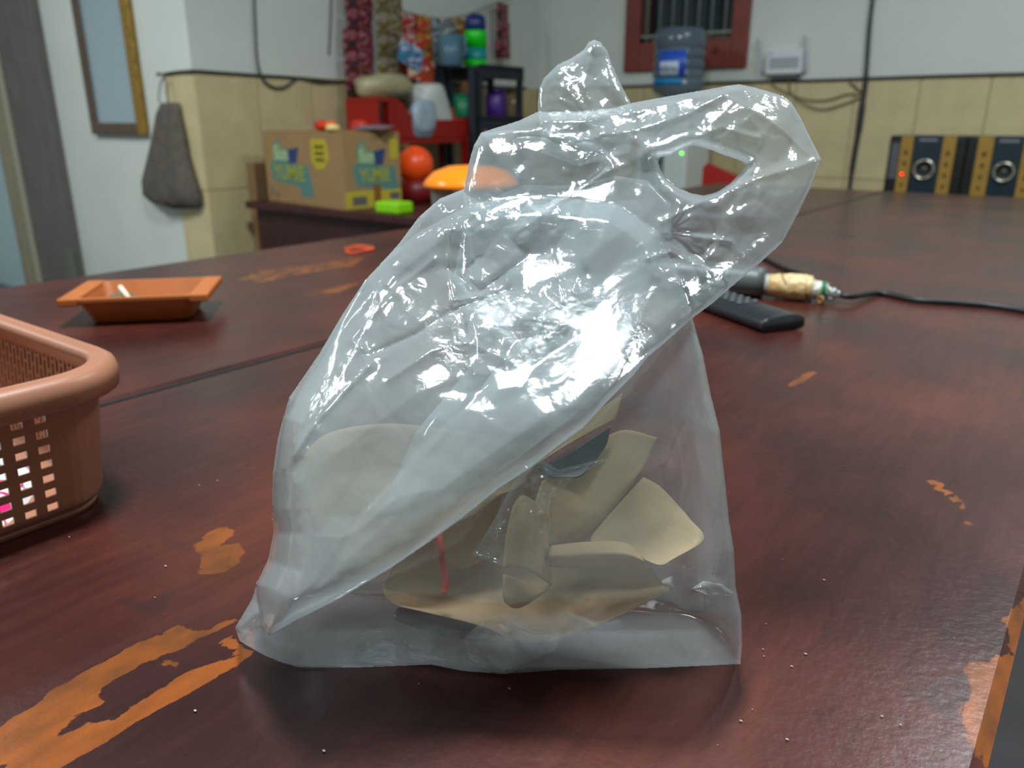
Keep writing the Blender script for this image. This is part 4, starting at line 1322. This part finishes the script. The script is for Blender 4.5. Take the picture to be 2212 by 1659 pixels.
def sack(name, x, y0, y1, z0, z1, dx, m, label, seed=1, cat='sack'):
    """lumpy closed bundle"""
    bm = bmesh.new()
    bmesh.ops.create_uvsphere(bm, u_segments=32, v_segments=20, radius=1)
    rg = np.random.RandomState(seed)
    ks = [(rg.randn(3) * 2.2, rg.rand() * 6.28, 0.05) for _ in range(6)]
    for v_ in bm.verts:
        p_ = v_.co.copy()
        s = 1 + sum(k_[2] * math.sin(p_.dot(Vector(k_[0])) + k_[1]) for k_ in ks)
        q = Vector([math.copysign(abs(c2) ** 0.72, c2) for c2 in p_]) * s
        q.z = max(q.z, -0.92)
        v_.co = Vector((x - dx / 2 + q.x * dx / 2, (y0 + y1) / 2 + q.y * (y1 - y0) / 2, (z0 + z1) / 2 + (q.z + .0) * (z1 - z0) / 2))
    zm = min(v_.co.z for v_ in bm.verts)
    for v_ in bm.verts: v_.co.z += z0 - zm
    o = bm_obj(name, bm, m, None, True)
    return tagit(o, label, cat)


SB = mat('sack_beige', (176, 168, 132), 0.35, noise=0.08, nscale=12, bump=0.6, bscale=25)
SW = mat('sack_white', (218, 224, 220), 0.35, noise=0.04, nscale=12, bump=0.5, bscale=22)
SBl = mat('sack_bluegrey', (170, 190, 204), 0.3, noise=0.08, nscale=20, bump=0.5, bscale=30)
a = X(792, 230, XR - .09); b = X(900, 175, XR - .09)
sack('beige_sack', XR - .03, a[1], b[1], zTop, X(850, 155, XR)[2], .20, SB, 'beige plastic sack on the top shelf of the red rack', 2)
a = X(895, 250, XR - .1); b = X(976, 250, XR - .1)
sack('white_sack', XR - .05, a[1], b[1], zLow - .09, X(930, 162, XR)[2], .17, SW, 'large white rounded sack in the tray of the red rack', 5)
a = X(880, 247, XR); b = X(940, 247, XR)
sack('pale_blue_packet', XR + .035, a[1] + .02, b[1], zLow - .09 , X(930, 216, XR)[2], .08, SBl, 'small pale blue-grey packet in front of the white sack', 7, 'packet')
a = X(986, 250, XR - .06); b = X(1016, 250, XR - .06)
sb = empty('salmon_bowl', 'glossy salmon-red bowl beside the white sack on the rack', 'bowl', loc=(XR - .075, (a[1] + b[1]) / 2, zLow - .09))
lathe('bowl_shell', [(0.04, 0), (0.055, .02), (0.066, .09), (0.062, .15), (0.04, .178), (0, .185)], mat('salmon_plastic', (240, 84, 62), 0.3), sb, 28)
lathe('bowl_rim', [(0.064, .10), (0.070, .10), (0.070, .108), (0.064, .108)], mat('salmon_dark', (200, 36, 40), 0.3), sb, 28)
sh = zLow - .09
sack('pink_pot', XR - .12, X(797, 260, XR - .17)[1], X(823, 260, XR - .17)[1], sh, X(800, 240, XR)[2], .12, mat('pink_plastic', (206, 44, 110), 0.4), 'small bright pink pot inside the red rack', 9, 'pot')
sack('coral_pot', XR - .06, X(770, 270, XR - .06)[1] + .03, X(798, 270, XR - .06)[1] + .03, sh, X(770, 254, XR)[2], .10, mat('coral_plastic', (214, 60, 44), 0.4), 'small coral red pot inside the red rack beside the pink one', 10, 'pot')

# ------------------------------------------------------------------ dark rack with bottle, basket, jars
XK = -2.90
DR = mat('navy_plastic', (38, 46, 60), 0.45)
dr = empty('navy_rack', 'dark navy plastic shelf rack in the room corner', 'rack')
a = X(925, 160, XK); b = X(1132, 160, XK)
ky0, ky1 = yC + .03, b[1]
kz = X(1130, 150, XK)[2]
kz2 = X(1132, 255, XK)[2]
for zt_ in (kz, kz2, kz2 - 0.35):
    box('rack_shelf', (XK - .25, ky0, zt_ - .012), (XK, ky1, zt_), DR, dr, 0.003)
    box('shelf_lip', (XK - .012, ky0, zt_ - .062), (XK, ky1, zt_ + .012), DR, dr, 0.003)
    box('shelf_lip', (XK - .25, ky0, zt_ - .062), (XK - .238, ky1, zt_ + .012), DR, dr, 0.003)
box('shelf_extension', (XK - .25, X(926, 150, XK - .25)[1], kz - .06), (XK - .235, ky0 - .001, kz + .012), DR, dr, 0.002)
for y_ in (ky0, X(1022, 200, XK)[1], ky1 - .03):
    for x_ in (XK - .035, XK - .25):
        box('rack_post', (x_, y_, 0), (x_ + .03, y_ + .03, kz - .012), DR, dr, 0.003)
bc = X(1028, 132, XK - .1)
bt = empty('green_bottle', 'bright green and teal water bottle with navy cap on the rack', 'bottle', loc=(XK - .1, bc[1], kz))
gh = X(1025, 30, XK - .1)[2] - kz
BG_ = mat('bottle_green', (10, 214, 20), 0.35); BTl = mat('bottle_teal', (16, 150, 150), 0.35); BNv = mat('bottle_navy', (26, 44, 110), 0.3)
rB = 0.062
lathe('bottle_base', [(rB * .9, 0), (rB, .006), (rB, gh * .14)], BG_, bt, 24)
lathe('bottle_middle', [(rB * .97, gh * .14), (rB, gh * .16), (rB, gh * .36)], BTl, bt, 24)
lathe('bottle_top', [(rB, gh * .36), (rB, gh * .66), (rB * .93, gh * .69)], BG_, bt, 24)
lathe('bottle_cap', [(rB * .82, gh * .69), (rB * .95, gh * .74), (rB * .9, gh * .93), (rB * .5, gh), (0, gh)], BNv, bt, 24)
bc = X(975, 140, XK - .12)
tb_ = empty('teal_jug', 'translucent blue-grey plastic jug left of the green bottle', 'jug', loc=(XK - .12, bc[1], kz))
lathe('jug_body', [(.055, 0), (.062, .01), (.074, .15), (.070, .15), (.056, .012), (0, .012)], mat('jug_plastic', (90, 130, 150), 0.3, alpha=0.8), tb_, 24, cap=False)
tube('jug_handle', [(.07, 0, .135), (.10, 0, .13), (.10, 0, .06), (.066, 0, .045)], .006, MATS['jug_plastic'], tb_, 5)
bc = X(1072, 245, XK - .1)
pj = empty('purple_jar', 'purple plastic jar on the middle shelf of the navy rack', 'jar', loc=(XK - .1, bc[1], kz2))
lathe('jar_body', [(.055, 0), (.06, .01), (.06, .12), (.05, .135)], mat('jar_purple', (74, 36, 130), 0.35), pj, 24)
lathe('jar_lid', [(.054, .135), (.054, .16), (0, .162)], mat('jar_purple_lid', (60, 28, 110), 0.35), pj, 24)
bc = X(1110, 245, XK - .1)
gj = empty('brown_jar', 'small brownish clear jar right of the purple jar', 'jar', loc=(XK - .1, bc[1], kz2))
lathe('jar_body', [(.05, 0), (.055, .01), (.055, .13), (.045, .14)], mat('jar_brown', (150, 130, 90), 0.2, alpha=.75), gj, 24)
lathe('jar_lid', [(.05, .14), (.05, .16), (0, .162)], mat('jar_brown_lid', (120, 110, 84), 0.35), gj, 24)
bc = X(1000, 240, XK - .1)
gp = empty('green_pot', 'small green pot on the left of the navy rack middle shelf', 'pot', loc=(XK - .1, bc[1], kz2))
lathe('pot_body', [(.05, 0), (.055, .01), (.06, .12), (0, .12)], mat('pot_green', (30, 120, 84), 0.4), gp, 24)
lathe('pot_rim', [(.06, .115), (.065, .115), (.065, .125), (.057, .125)], mat('pot_green_rim', (24, 90, 66), 0.4), gp, 24)
bc = X(990, 215, XK - .25)
tagit(box('brown_packet', (XK - .215, bc[1] - .03, kz2), (XK - .16, bc[1] + .12, kz2 + .20), mat('packet_brown', (130, 96, 60), 0.6), None, 0.015), 'upright brown packet at the back of the navy rack shelf', 'packet')

# ------------------------------------------------------------------ sachet strips on a string
XS = XL + 0.05
STR = mat('string_grey', (92, 84, 80), 0.7)
strg = [tuple(X(*q, XS)) for q in ((742, -30), (800, -8), (860, 20), (920, 36), (965, 41), (1015, 30), (1070, 8), (1112, -6))]
tagit(tube('hanging_string', strg, .003, STR, None, 6), 'thin string sagging across the left wall that carries the sachets', 'string')
SCOL = {'maroon': ((118, 26, 44), (176, 110, 116), (48, 34, 48)), 'tan': ((132, 116, 74), (166, 160, 146), (96, 78, 40)), 'red': ((204, 62, 34), (222, 214, 206), (196, 40, 50)),
        'redyellow': ((206, 80, 40), (206, 170, 70), (200, 60, 54)), 'blue': ((110, 140, 160), (206, 214, 216), (90, 62, 50)), 'gold': ((178, 140, 62), (140, 90, 40), (206, 190, 140)),
        'rust': ((160, 72, 36), (90, 50, 40), (190, 160, 140)), 'grey': ((150, 156, 156), (96, 108, 116), (190, 190, 180))}
strips = [(768, -25, 200, 62, 'maroon', 5, 'leftmost maroon sachet strip, long, hanging down to the dark cable', 0), (788, 5, 205, 26, 'rust', 4, 'narrow rust-edged sachet strip right beside the leftmost maroon one', -.03),
          (828, -20, 170, 56, 'tan', 4, 'tan and grey sachet strip second from the left', 0.02), (872, 28, 158, 62, 'red', 3, 'bright red and white sachet strip above the beige sack', 0),
          (905, 36, 150, 34, 'redyellow', 3, 'orange-red sachet strip with yellow bands beside the bright red one', .02), (928, 40, 150, 34, 'blue', 2, 'pale blue and brown sachet strip at the middle of the string', 0),
          (958, 42, 145, 30, 'grey', 2, 'grey sachet strip behind the blue-grey jug', 0.02), (982, 38, 130, 34, 'gold', 2, 'golden sachet strip above the blue-grey jug', 0), (1008, 32, 120, 24, 'rust', 2, 'short rust sachet strip behind the green bottle', 0.02),
          (1080, 6, 128, 30, 'maroon', 3, 'rightmost maroon sachet strip, alone past the green bottle', 0)]
for i, (cx, y0, y1, w, colr, n, lab, off) in enumerate(strips):
    a = X(cx, y0, XS); b = X(cx, y1, XS)
    wl_ = abs(X(cx + w / 2, 100, XS)[1] - X(cx - w / 2, 100, XS)[1])
    e = empty('sachet_strip', lab, 'sachets', 'sachet strips hanging on the string', loc=(XS + .02 + off, a[1], a[2]))
    hh = (a[2] - b[2]) / n
    m_ = print_mat('sachet_' + colr, *SCOL[colr], 24)
    for k in range(n):
        o = pouch('sachet', ((k % 2) * .006, (b[1] - a[1]) * (k + .5) / n, -hh * (k + .5)), (math.pi / 2, 0.04 * math.sin(i * 3 + k), math.pi / 2 + 0.12 * math.sin(i * 5 + k * 2)), wl_ * .96, hh * .97, .022, m_, parent=e, seed=i * 7 + k)
p = X(852, 122, XS)
pk = pouch('blue_packet', (XS + .12, p[1], p[2]), (math.pi / 2, 0.3, math.pi / 2), .18, .11, .03, print_mat('packet_blue', (110, 140, 196), (210, 226, 236), (30, 130, 150), 18))
tagit(pk, 'shiny blue packet hanging in front of the red sachet strip', 'packet', 'packets hanging on the string')
p = X(880, 152, XS)
pk = pouch('orange_packet', (XS + .10, p[1], p[2]), (math.pi / 2, 0.2, math.pi / 2), .20, .12, .03, print_mat('packet_orange', (206, 84, 40), (190, 60, 60), (220, 200, 180), 18))
tagit(pk, 'orange packet hanging just below the shiny blue packet', 'packet', 'packets hanging on the string')

# ------------------------------------------------------------------ cables on the walls
tagit(tube('wall_cable', [tuple(Y(*q, YR - .012)) for q in ((357, 160), (385, 156), (412, 154))] + [tuple(X(*q, XL + .014)) for q in ((425, 154), (560, 163), (640, 168), (735, 176))] +
           [(XL + .014, y_, 1.2) for y_ in (3.2, 3.8, 4.4)] , .007, BLACKC, None, 4, 6), 'black cable running along the tile top on the left wall', 'cable')
tagit(tube('wall_cable', [(x_, YB - .014, 1.203 + dz) for x_, dz in ((-3.15, 0), (-2.6, -.004), (-2.0, .002), (-1.4, 0), (-.8, .003), (0, 0), (.8, 0), (2.4, 0))], .0075, BLACKC, None, 4, 6),
      'black cable running along the tile top on the back wall', 'cable')
tagit(tube('wall_cable', [tuple(X(*q, XL + .02)) for q in ((548, -60), (551, 40), (556, 130), (568, 170), (590, 188), (615, 188), (638, 172), (650, 168), (690, 178), (735, 176))], .006, GREYC, None, 6, 6),
      'grey cable drooping in a loop left of the sachets', 'cable')
tagit(tube('thin_hanging_wire', [tuple(X(*q, XL + .01)) for q in ((717, -40), (714, 60), (711, 118))], .004, GREYC, None, 4, 6), 'short thin cord hanging on plaster left of the sachets', 'cord')
vt = [tuple(Y(*q, YB - .02)) for q in ((1889, -40), (1885, 0), (1878, 60), (1870, 170), (1862, 230), (1855, 280), (1843, 350), (1832, 430), (1815, 560))]
tagit(tube('vertical_cable', vt, .010, mat('dark_cable_bundle', (40, 46, 52), 0.5), None, 5, 8, radii=[.008, .009, .010, .012, .016, .013, .010, .010]), 'thick dark cable bundle running down the back wall beside the router', 'cable')
tagit(tube('wall_wire', [tuple(Y(*q, YB - .015)) for q in ((1835, 178), (1850, 190), (1860, 200))], .005, GREYC, None, 4, 6), 'short wire joining the cable bundle under the ledge', 'wire')
for pts_, lab in (([(1662, 172), (1668, 182), (1690, 196), (1740, 215), (1790, 215), (1830, 203), (1858, 205)], 'upper thin wire looping from the router to the cable bundle'),
                  ([(1705, 172), (1708, 200), (1740, 226), (1780, 236), (1830, 222), (1858, 212)], 'lower thin wire looping from the router to the cable bundle')):
    tagit(tube('router_wire', [tuple(Y(*q, YB - .02)) for q in pts_], .004, mat('olive_wire', (110, 104, 72), 0.5), None, 6, 6), lab, 'wire')

# ------------------------------------------------------------------ mirror, cloth bag
MG = mat('mirror_gold', (150, 116, 40), 0.4, metal=0.2, noise=0.35, nscale=60, bump=0.5, bscale=90)
MBr = mat('mirror_brown', (92, 74, 60), 0.5, noise=0.1, nscale=30)
mi = empty('wall_mirror', 'tall mirror in a brown and gold frame on the white wall', 'mirror')
mx0, mx1, mz0, mz1 = -4.156, -3.652, 0.935, 1.95
yy = YR - .03
box('mirror_glass', (mx0 + .05, YR - .016, mz0 + .05), (mx1 - .05, YR - .008, mz1 - .05), mat('mirror_glass', (196, 216, 228), 0.3, metal=0.75), mi)
box('frame_left', (mx0, yy, mz0), (mx0 + .055, YR - .001, mz1), MBr, mi, .008)
box('frame_right', (mx1 - .07, yy, mz0), (mx1, YR - .001, mz1), MG, mi, .008)
box('frame_bottom', (mx0 + .055, yy, mz0), (mx1 - .07, YR - .001, mz0 + .055), MBr, mi, .008)
box('frame_top', (mx0 + .055, yy, mz1 - .055), (mx1 - .07, YR - .001, mz1), MBr, mi, .008)

CLO = mat('grey_brown_cloth', (94, 86, 78), 0.85, noise=0.15, nscale=25, bump=0.4, bscale=60)
cb_ = empty('cloth_bag', 'grey-brown cloth bag hanging from a cord at the wall corner', 'bag')


def cloth_bag():
    prof = [(222, 344, 382, .02), (245, 340, 386, .04), (290, 332, 396, .05), (340, 322, 405, .06), (390, 311, 420, .07), (420, 313, 430, .07), (437, 330, 432, .06), (450, 372, 428, .03)]
    V = []; Fc = []; n = 28
    for py, xa_, xb_, th in prof:
        for k in range(n):
            a_ = 2 * math.pi * k / n
            t = (1 - math.cos(a_)) / 2
            fx = xa_ + (xb_ - xa_) * t
            fold = 0.012 * math.exp(-((t - .62) / .05) ** 2) * (py > 235)
            dep = th * abs(math.sin(a_)) ** 0.6 * (1 if math.sin(a_) > 0 else 0.15)
            yv = YR - .018 - max(0, dep - fold - 0.006 * math.sin(t * 20))
            V.append(tuple(Y(fx, py, YR - .03) + np.array([0, 0, 0])))
            q = list(V[-1]); q[1] = yv; V[-1] = tuple(q)
    for i in range(len(prof) - 1):
        for k in range(n):
            Fc.append((i * n + k, i * n + (k + 1) % n, (i + 1) * n + (k + 1) % n, (i + 1) * n + k))
    Fc.append(tuple(range(n))[::-1]); Fc.append(tuple(range((len(prof) - 1) * n, len(prof) * n)))
    mesh_obj('bag_cloth', V, Fc, CLO, cb_, True)


cloth_bag()
tube('bag_cord', [tuple(Y(*q, YR - .035)) for q in ((344, 222), (343, 205), (348, 180), (356, 162))], .003, GREYC, cb_, 5, 6)
tube('bag_cord', [tuple(Y(*q, YR - .035)) for q in ((356, 162), (360, 185), (364, 222))], .003, GREYC, cb_, 5, 6)
lathe('hook', [(0.006, 0), (0.006, .03), (.010, .034), (0, .036)], mat('hook_grey', (90, 90, 90), 0.4), cb_, 12, Matrix.Translation((Y(356, 161, YR)[0], YR, Y(356, 161, YR)[2])) @ Matrix.Rotation(math.pi / 2, 4, 'X'))

# ------------------------------------------------------------------ water dispenser with gallon
gy = 4.15
gc_ = Y(1452, 330, gy)
gx_ = Y(1466, 150, gy)[0]
zt_g = Y(1466, 62, gy)[2]; zb_g = Y(1466, 222, gy)[2]
dz_ = zb_g
dx0, dx1 = Y(1392, 330, gy)[0], Y(1502, 330, gy - .15)[0]
wd_ = empty('water_dispenser', 'white water dispenser with a green light under the blue gallon bottle', 'dispenser')
WP = mat('dispenser_white', (206, 216, 214), 0.35)
box('dispenser_body', (gx_ - .15, gy - .15, 0), (gx_ + .15, gy + .15, dz_ - .02), WP, wd_, .015)
lathe('dispenser_collar', [(.12, 0), (.12, .03), (.10, .035)], WP, wd_, 28, Matrix.Translation((gx_, gy, dz_ - .022)), cap=True)
box('dispenser_recess', (gx_ - .11, gy - .158, .62), (gx_ + .02, gy - .15, .84), mat('recess_greengrey', (110, 130, 116), 0.5), wd_, .01)
for k, xx in enumerate((-.08, -.01)):
    lathe('dispenser_tap', [(.02, 0), (.018, .04), (.01, .05), (0, .05)], mat('tap_grey_green' if k == 0 else 'tap_blue_grey', (60, 110, 74) if k == 0 else (96, 110, 120), 0.4), wd_, 14,
          Matrix.Translation((gx_ + xx, gy - .158, .80)) @ Matrix.Rotation(math.pi / 2, 4, 'X'))
pl = Y(1472, 331, gy - .152)
lathe('indicator_light', [(.006, 0), (.005, .004), (0, .005)], mat('led_green', (90, 255, 20), 0.5, emit=(90, 255, 20), estr=4.0), wd_, 12, Matrix.Translation((pl[0], gy - .15, pl[2])) @ Matrix.Rotation(math.pi / 2, 4, 'X'))
GM = mat('gallon_plastic', (94, 114, 128), 0.18, alpha=0.72, noise=0.05, nscale=8, spec=0.5)
hg = zt_g - dz_
gal = empty('water_gallon', 'translucent blue ribbed gallon water bottle upside down on the dispenser', 'bottle', loc=(gx_, gy, dz_))
R_ = .138
pr_ = [(.03, -.0), (.05, .02), (R_ * .9, .05), (R_, .075)]
for k in range(4):
    z_ = .085 + k * (hg - .17) / 4; s_ = (hg - .17) / 4
    pr_ += [(R_, z_), (R_ * 1.0, z_ + s_ * .25), (R_ * .93, z_ + s_ * .5), (R_ * .93, z_ + s_ * .65), (R_, z_ + s_ * .95)]
pr_ += [(R_ * 1.0, hg - .06), (R_ * .95, hg - .02), (R_ * .85, hg - .002), (R_ * .6, hg), (0, hg - .004)]
lathe('gallon_shell', pr_, GM, gal, 40)
# label wraps round the camera-facing side
ca = math.atan2(-gy, -gx_)


def wrap_panel(name, a0, a1, z0, z1, r, m, parent, seg=14):
    V = []; Fc = []
    for k in range(seg + 1):
        a_ = a0 + (a1 - a0) * k / seg
        for z_ in (z0, z1):
            for rr2 in (r, r + .0015): V.append((rr2 * math.cos(a_), rr2 * math.sin(a_), z_))
    for k in range(seg):
        b0 = k * 4; b1 = b0 + 4
        Fc += [(b0 + 1, b1 + 1, b1 + 3, b0 + 3), (b0, b0 + 2, b1 + 2, b1), (b0 + 2, b0 + 3, b1 + 3, b1 + 2), (b0, b1, b1 + 1, b0 + 1)]
    return mesh_obj(name, V, Fc, m, parent, True)


zL0 = Y(1466, 165, gy - .14)[2] - dz_; zL1 = Y(1466, 108, gy - .14)[2] - dz_
wrap_panel('gallon_label', ca - .85, ca + .25, zL0, zL1, R_ + .002, mat('label_blue', (40, 84, 186), 0.4), gal)
lo_ = wrap_panel('label_oval', ca - .75, ca - .02, zL0 + .006, zL0 + .075, R_ + .004, mat('label_white', (196, 212, 224), 0.4), gal)
am = ca - .38
text('lettering', 'vitro', .05, mat('label_ink', (40, 60, 90), 0.5), lo_, ((R_ + .009) * math.cos(am), (R_ + .009) * math.sin(am), zL0 + .042), (math.pi / 2, 0, am + math.pi / 2), .0004)
wrap_panel('gallon_label', ca - 1.1, ca + .1, -.0 + .088, .118, R_ + .002, mat('label_cyan', (20, 130, 190), 0.4), gal)

# red chair behind the table end, seen through the handle hole
rc_ = empty('red_chair', 'red plastic chair back seen through the bag handle hole', 'chair')
RC = mat('chair_red', (170, 30, 30), 0.4)
p0_ = Y(1521, 352, 3.75); p1_ = Y(1600, 384, 3.75)
V = []
for y_ in (3.74, 3.77):
    V += [(p0_[0], y_, .45), (p1_[0] + .12, y_, .45), (p1_[0] + .12, y_, p1_[2] - .08), (p1_[0], y_, p1_[2]), (p0_[0] + .02, y_, p0_[2]), (p0_[0], y_, p0_[2] - .02)]
mesh_obj('backrest', V, [(0, 1, 2, 3, 4, 5), (6, 7, 8, 9, 10, 11)[::-1]] + [(i, 6 + i, 6 + (i + 1) % 6, (i + 1) % 6) for i in range(6)], RC, rc_)
xa_, xb_ = p0_[0], p1_[0] + .12
box('seat', (xa_, 3.77, .42), (xb_, 4.10, .45), RC, rc_, .006)
for x_, y_ in ((xa_, 3.742), (xb_ - .03, 3.742), (xa_, 4.07), (xb_ - .03, 4.07)):
    box('leg', (x_, y_, 0), (x_ + .03, y_ + .028, .42), RC, rc_)

# ------------------------------------------------------------------ router
ro = empty('wifi_router', 'white wall router with two upright antennas above the tiles', 'router')
RW = mat('router_white', (222, 226, 232), 0.35)
RG = mat('router_grey', (168, 176, 182), 0.45)
a = Y(1652, 162, YB - .05); b = Y(1735, 104, YB - .05)
box('router_case', (a[0], YB - .05, a[2]), (b[0], YB - .004, b[2]), RW, ro, .008)
box('router_vent', (a[0] + .02, YB - .053, a[2] + .03), (b[0] - .015, YB - .05, a[2] + .085), RG, ro, .001)
lathe('router_light', [(.007, 0), (.006, .002), (0, .002)], RG, ro, 12, Matrix.Translation((a[0] + .025, YB - .05, b[2] - .02)) @ Matrix.Rotation(math.pi / 2, 4, 'X'))
for q0, q1, q2 in (((1651, 160), (1643, 150), (1637, 84)), ((1736, 158), (1741, 148), (1738, 78))):
    tube('antenna', [tuple(Y(*q, YB - .03)) for q in (q0, q1, q2)], .007, RG, ro, 1, 8)
box('router_bracket', (a[0] + .02, YB - .04, a[2] - .016), (b[0] - .02, YB - .004, a[2] - .0005), mat('bracket_dark', (90, 94, 96), 0.5), ro)

# ------------------------------------------------------------------ speakers
SPD = mat('speaker_dark', (26, 44, 54), 0.35); SPG = mat('speaker_gold', (156, 122, 46), 0.5, noise=0.06, nscale=20); SPK = mat('speaker_black', (20, 22, 22), 0.4)
RING = mat('ring_chrome', (190, 186, 170), 0.25, metal=0.85); CONE = mat('cone_grey', (70, 72, 70), 0.5)
DIA = mat('dark_red_print', (110, 56, 10), 0.5)
ys = 3.85


def speaker(pxs, label, mirror, led):
    """pxs: pixel columns of the vertical bands at py=350"""
    e = empty('tower_speaker', label, 'speaker', 'pair of tower speakers by the back wall')
    xs_ = [Y(q, 350, ys)[0] for q in pxs]
    top = Y(1980, 293, ys)[2]
    box('speaker_cabinet', (xs_[0], ys, 0), (xs_[-1], ys + .25, top), SPK, e, .004)
    kinds = ['k', 'g', 'd', 'g', 'k']
    for i, kd in enumerate(kinds):
        m_ = {'k': SPK, 'g': SPG, 'd': SPD}[kd]
        t = .006 if kd == 'g' else .003
        bo = box({'k': 'side_strip', 'g': 'gold_strip', 'd': 'front_panel'}[kd], (xs_[i] + .001, ys - t, .02), (xs_[i + 1] - .001, ys, top - (.012 if kd == 'k' else 0)), m_, e, .001)
        if kd == 'd': fp = bo
        if kd == 'g':
            xc = (xs_[i] + xs_[i + 1]) / 2
            for k in range(5):
                z_ = top - .07 - k * .045
                r_ = .011 - k * .001
                V = [(xc - r_, ys - .0062, z_), (xc, ys - .0062, z_ - r_ * 1.2), (xc + r_, ys - .0062, z_), (xc, ys - .0062, z_ + r_ * 1.2),
                     (xc - r_, ys - .0075, z_), (xc, ys - .0075, z_ - r_ * 1.2), (xc + r_, ys - .0075, z_), (xc, ys - .0075, z_ + r_ * 1.2)]
                mesh_obj('diamond_print', V, [(4, 5, 6, 7), (0, 1, 5, 4), (1, 2, 6, 5), (2, 3, 7, 6), (3, 0, 4, 7)], DIA, bo)
    xc = (xs_[2] + xs_[3]) / 2
    for zc in (Y(1995, 366, ys)[2], .40):
        M_ = Matrix.Translation((xc, ys - .003, zc)) @ Matrix.Rotation(math.pi / 2, 4, 'X')
        rr3 = (xs_[3] - xs_[2]) * .40
        lathe('driver_ring', [(rr3 * .68, .0), (rr3 * .74, .010), (rr3 * .86, .014), (rr3 * .97, .010), (rr3, .0)], RING, fp, 36, M_, cap=False)
        lathe('driver_cone', [(rr3 * .7, .004), (rr3 * .4, .001), (rr3 * .33, .001)], SPK, fp, 30, M_, cap=False)
        lathe('driver_dome', [(rr3 * .36, .001), (rr3 * .28, .008), (0, .012)], CONE, fp, 24, M_)
    box('badge', (xc - .035, ys - .0045, top - .022), (xc + .035, ys - .003, top - .012), mat('badge_silver', (120, 124, 134), 0.4), fp)
    if led:
        q = Y(1948, 376, ys - .008)
        lathe('power_light', [(.005, 0), (.004, .003), (0, .004)], mat('led_red', (255, 10, 20), 0.4, emit=(255, 10, 20), estr=6.0), e, 12, Matrix.Translation((q[0], ys - .006, q[2])) @ Matrix.Rotation(math.pi / 2, 4, 'X'))
        box('control_strip', (xs_[0] + .012, ys - .0045, q[2] - .02), (xs_[0] + .045, ys - .003, top - .03), mat('control_grey', (86, 88, 92), 0.4), e)
    return e


speaker([1916, 1941, 1968, 2030, 2060, 2082], 'left tower speaker with gold strips and a red light', False, True)
speaker([2084, 2106, 2141, 2205, 2238, 2262], 'right tower speaker with gold strips, cut by the photo edge', True, False)
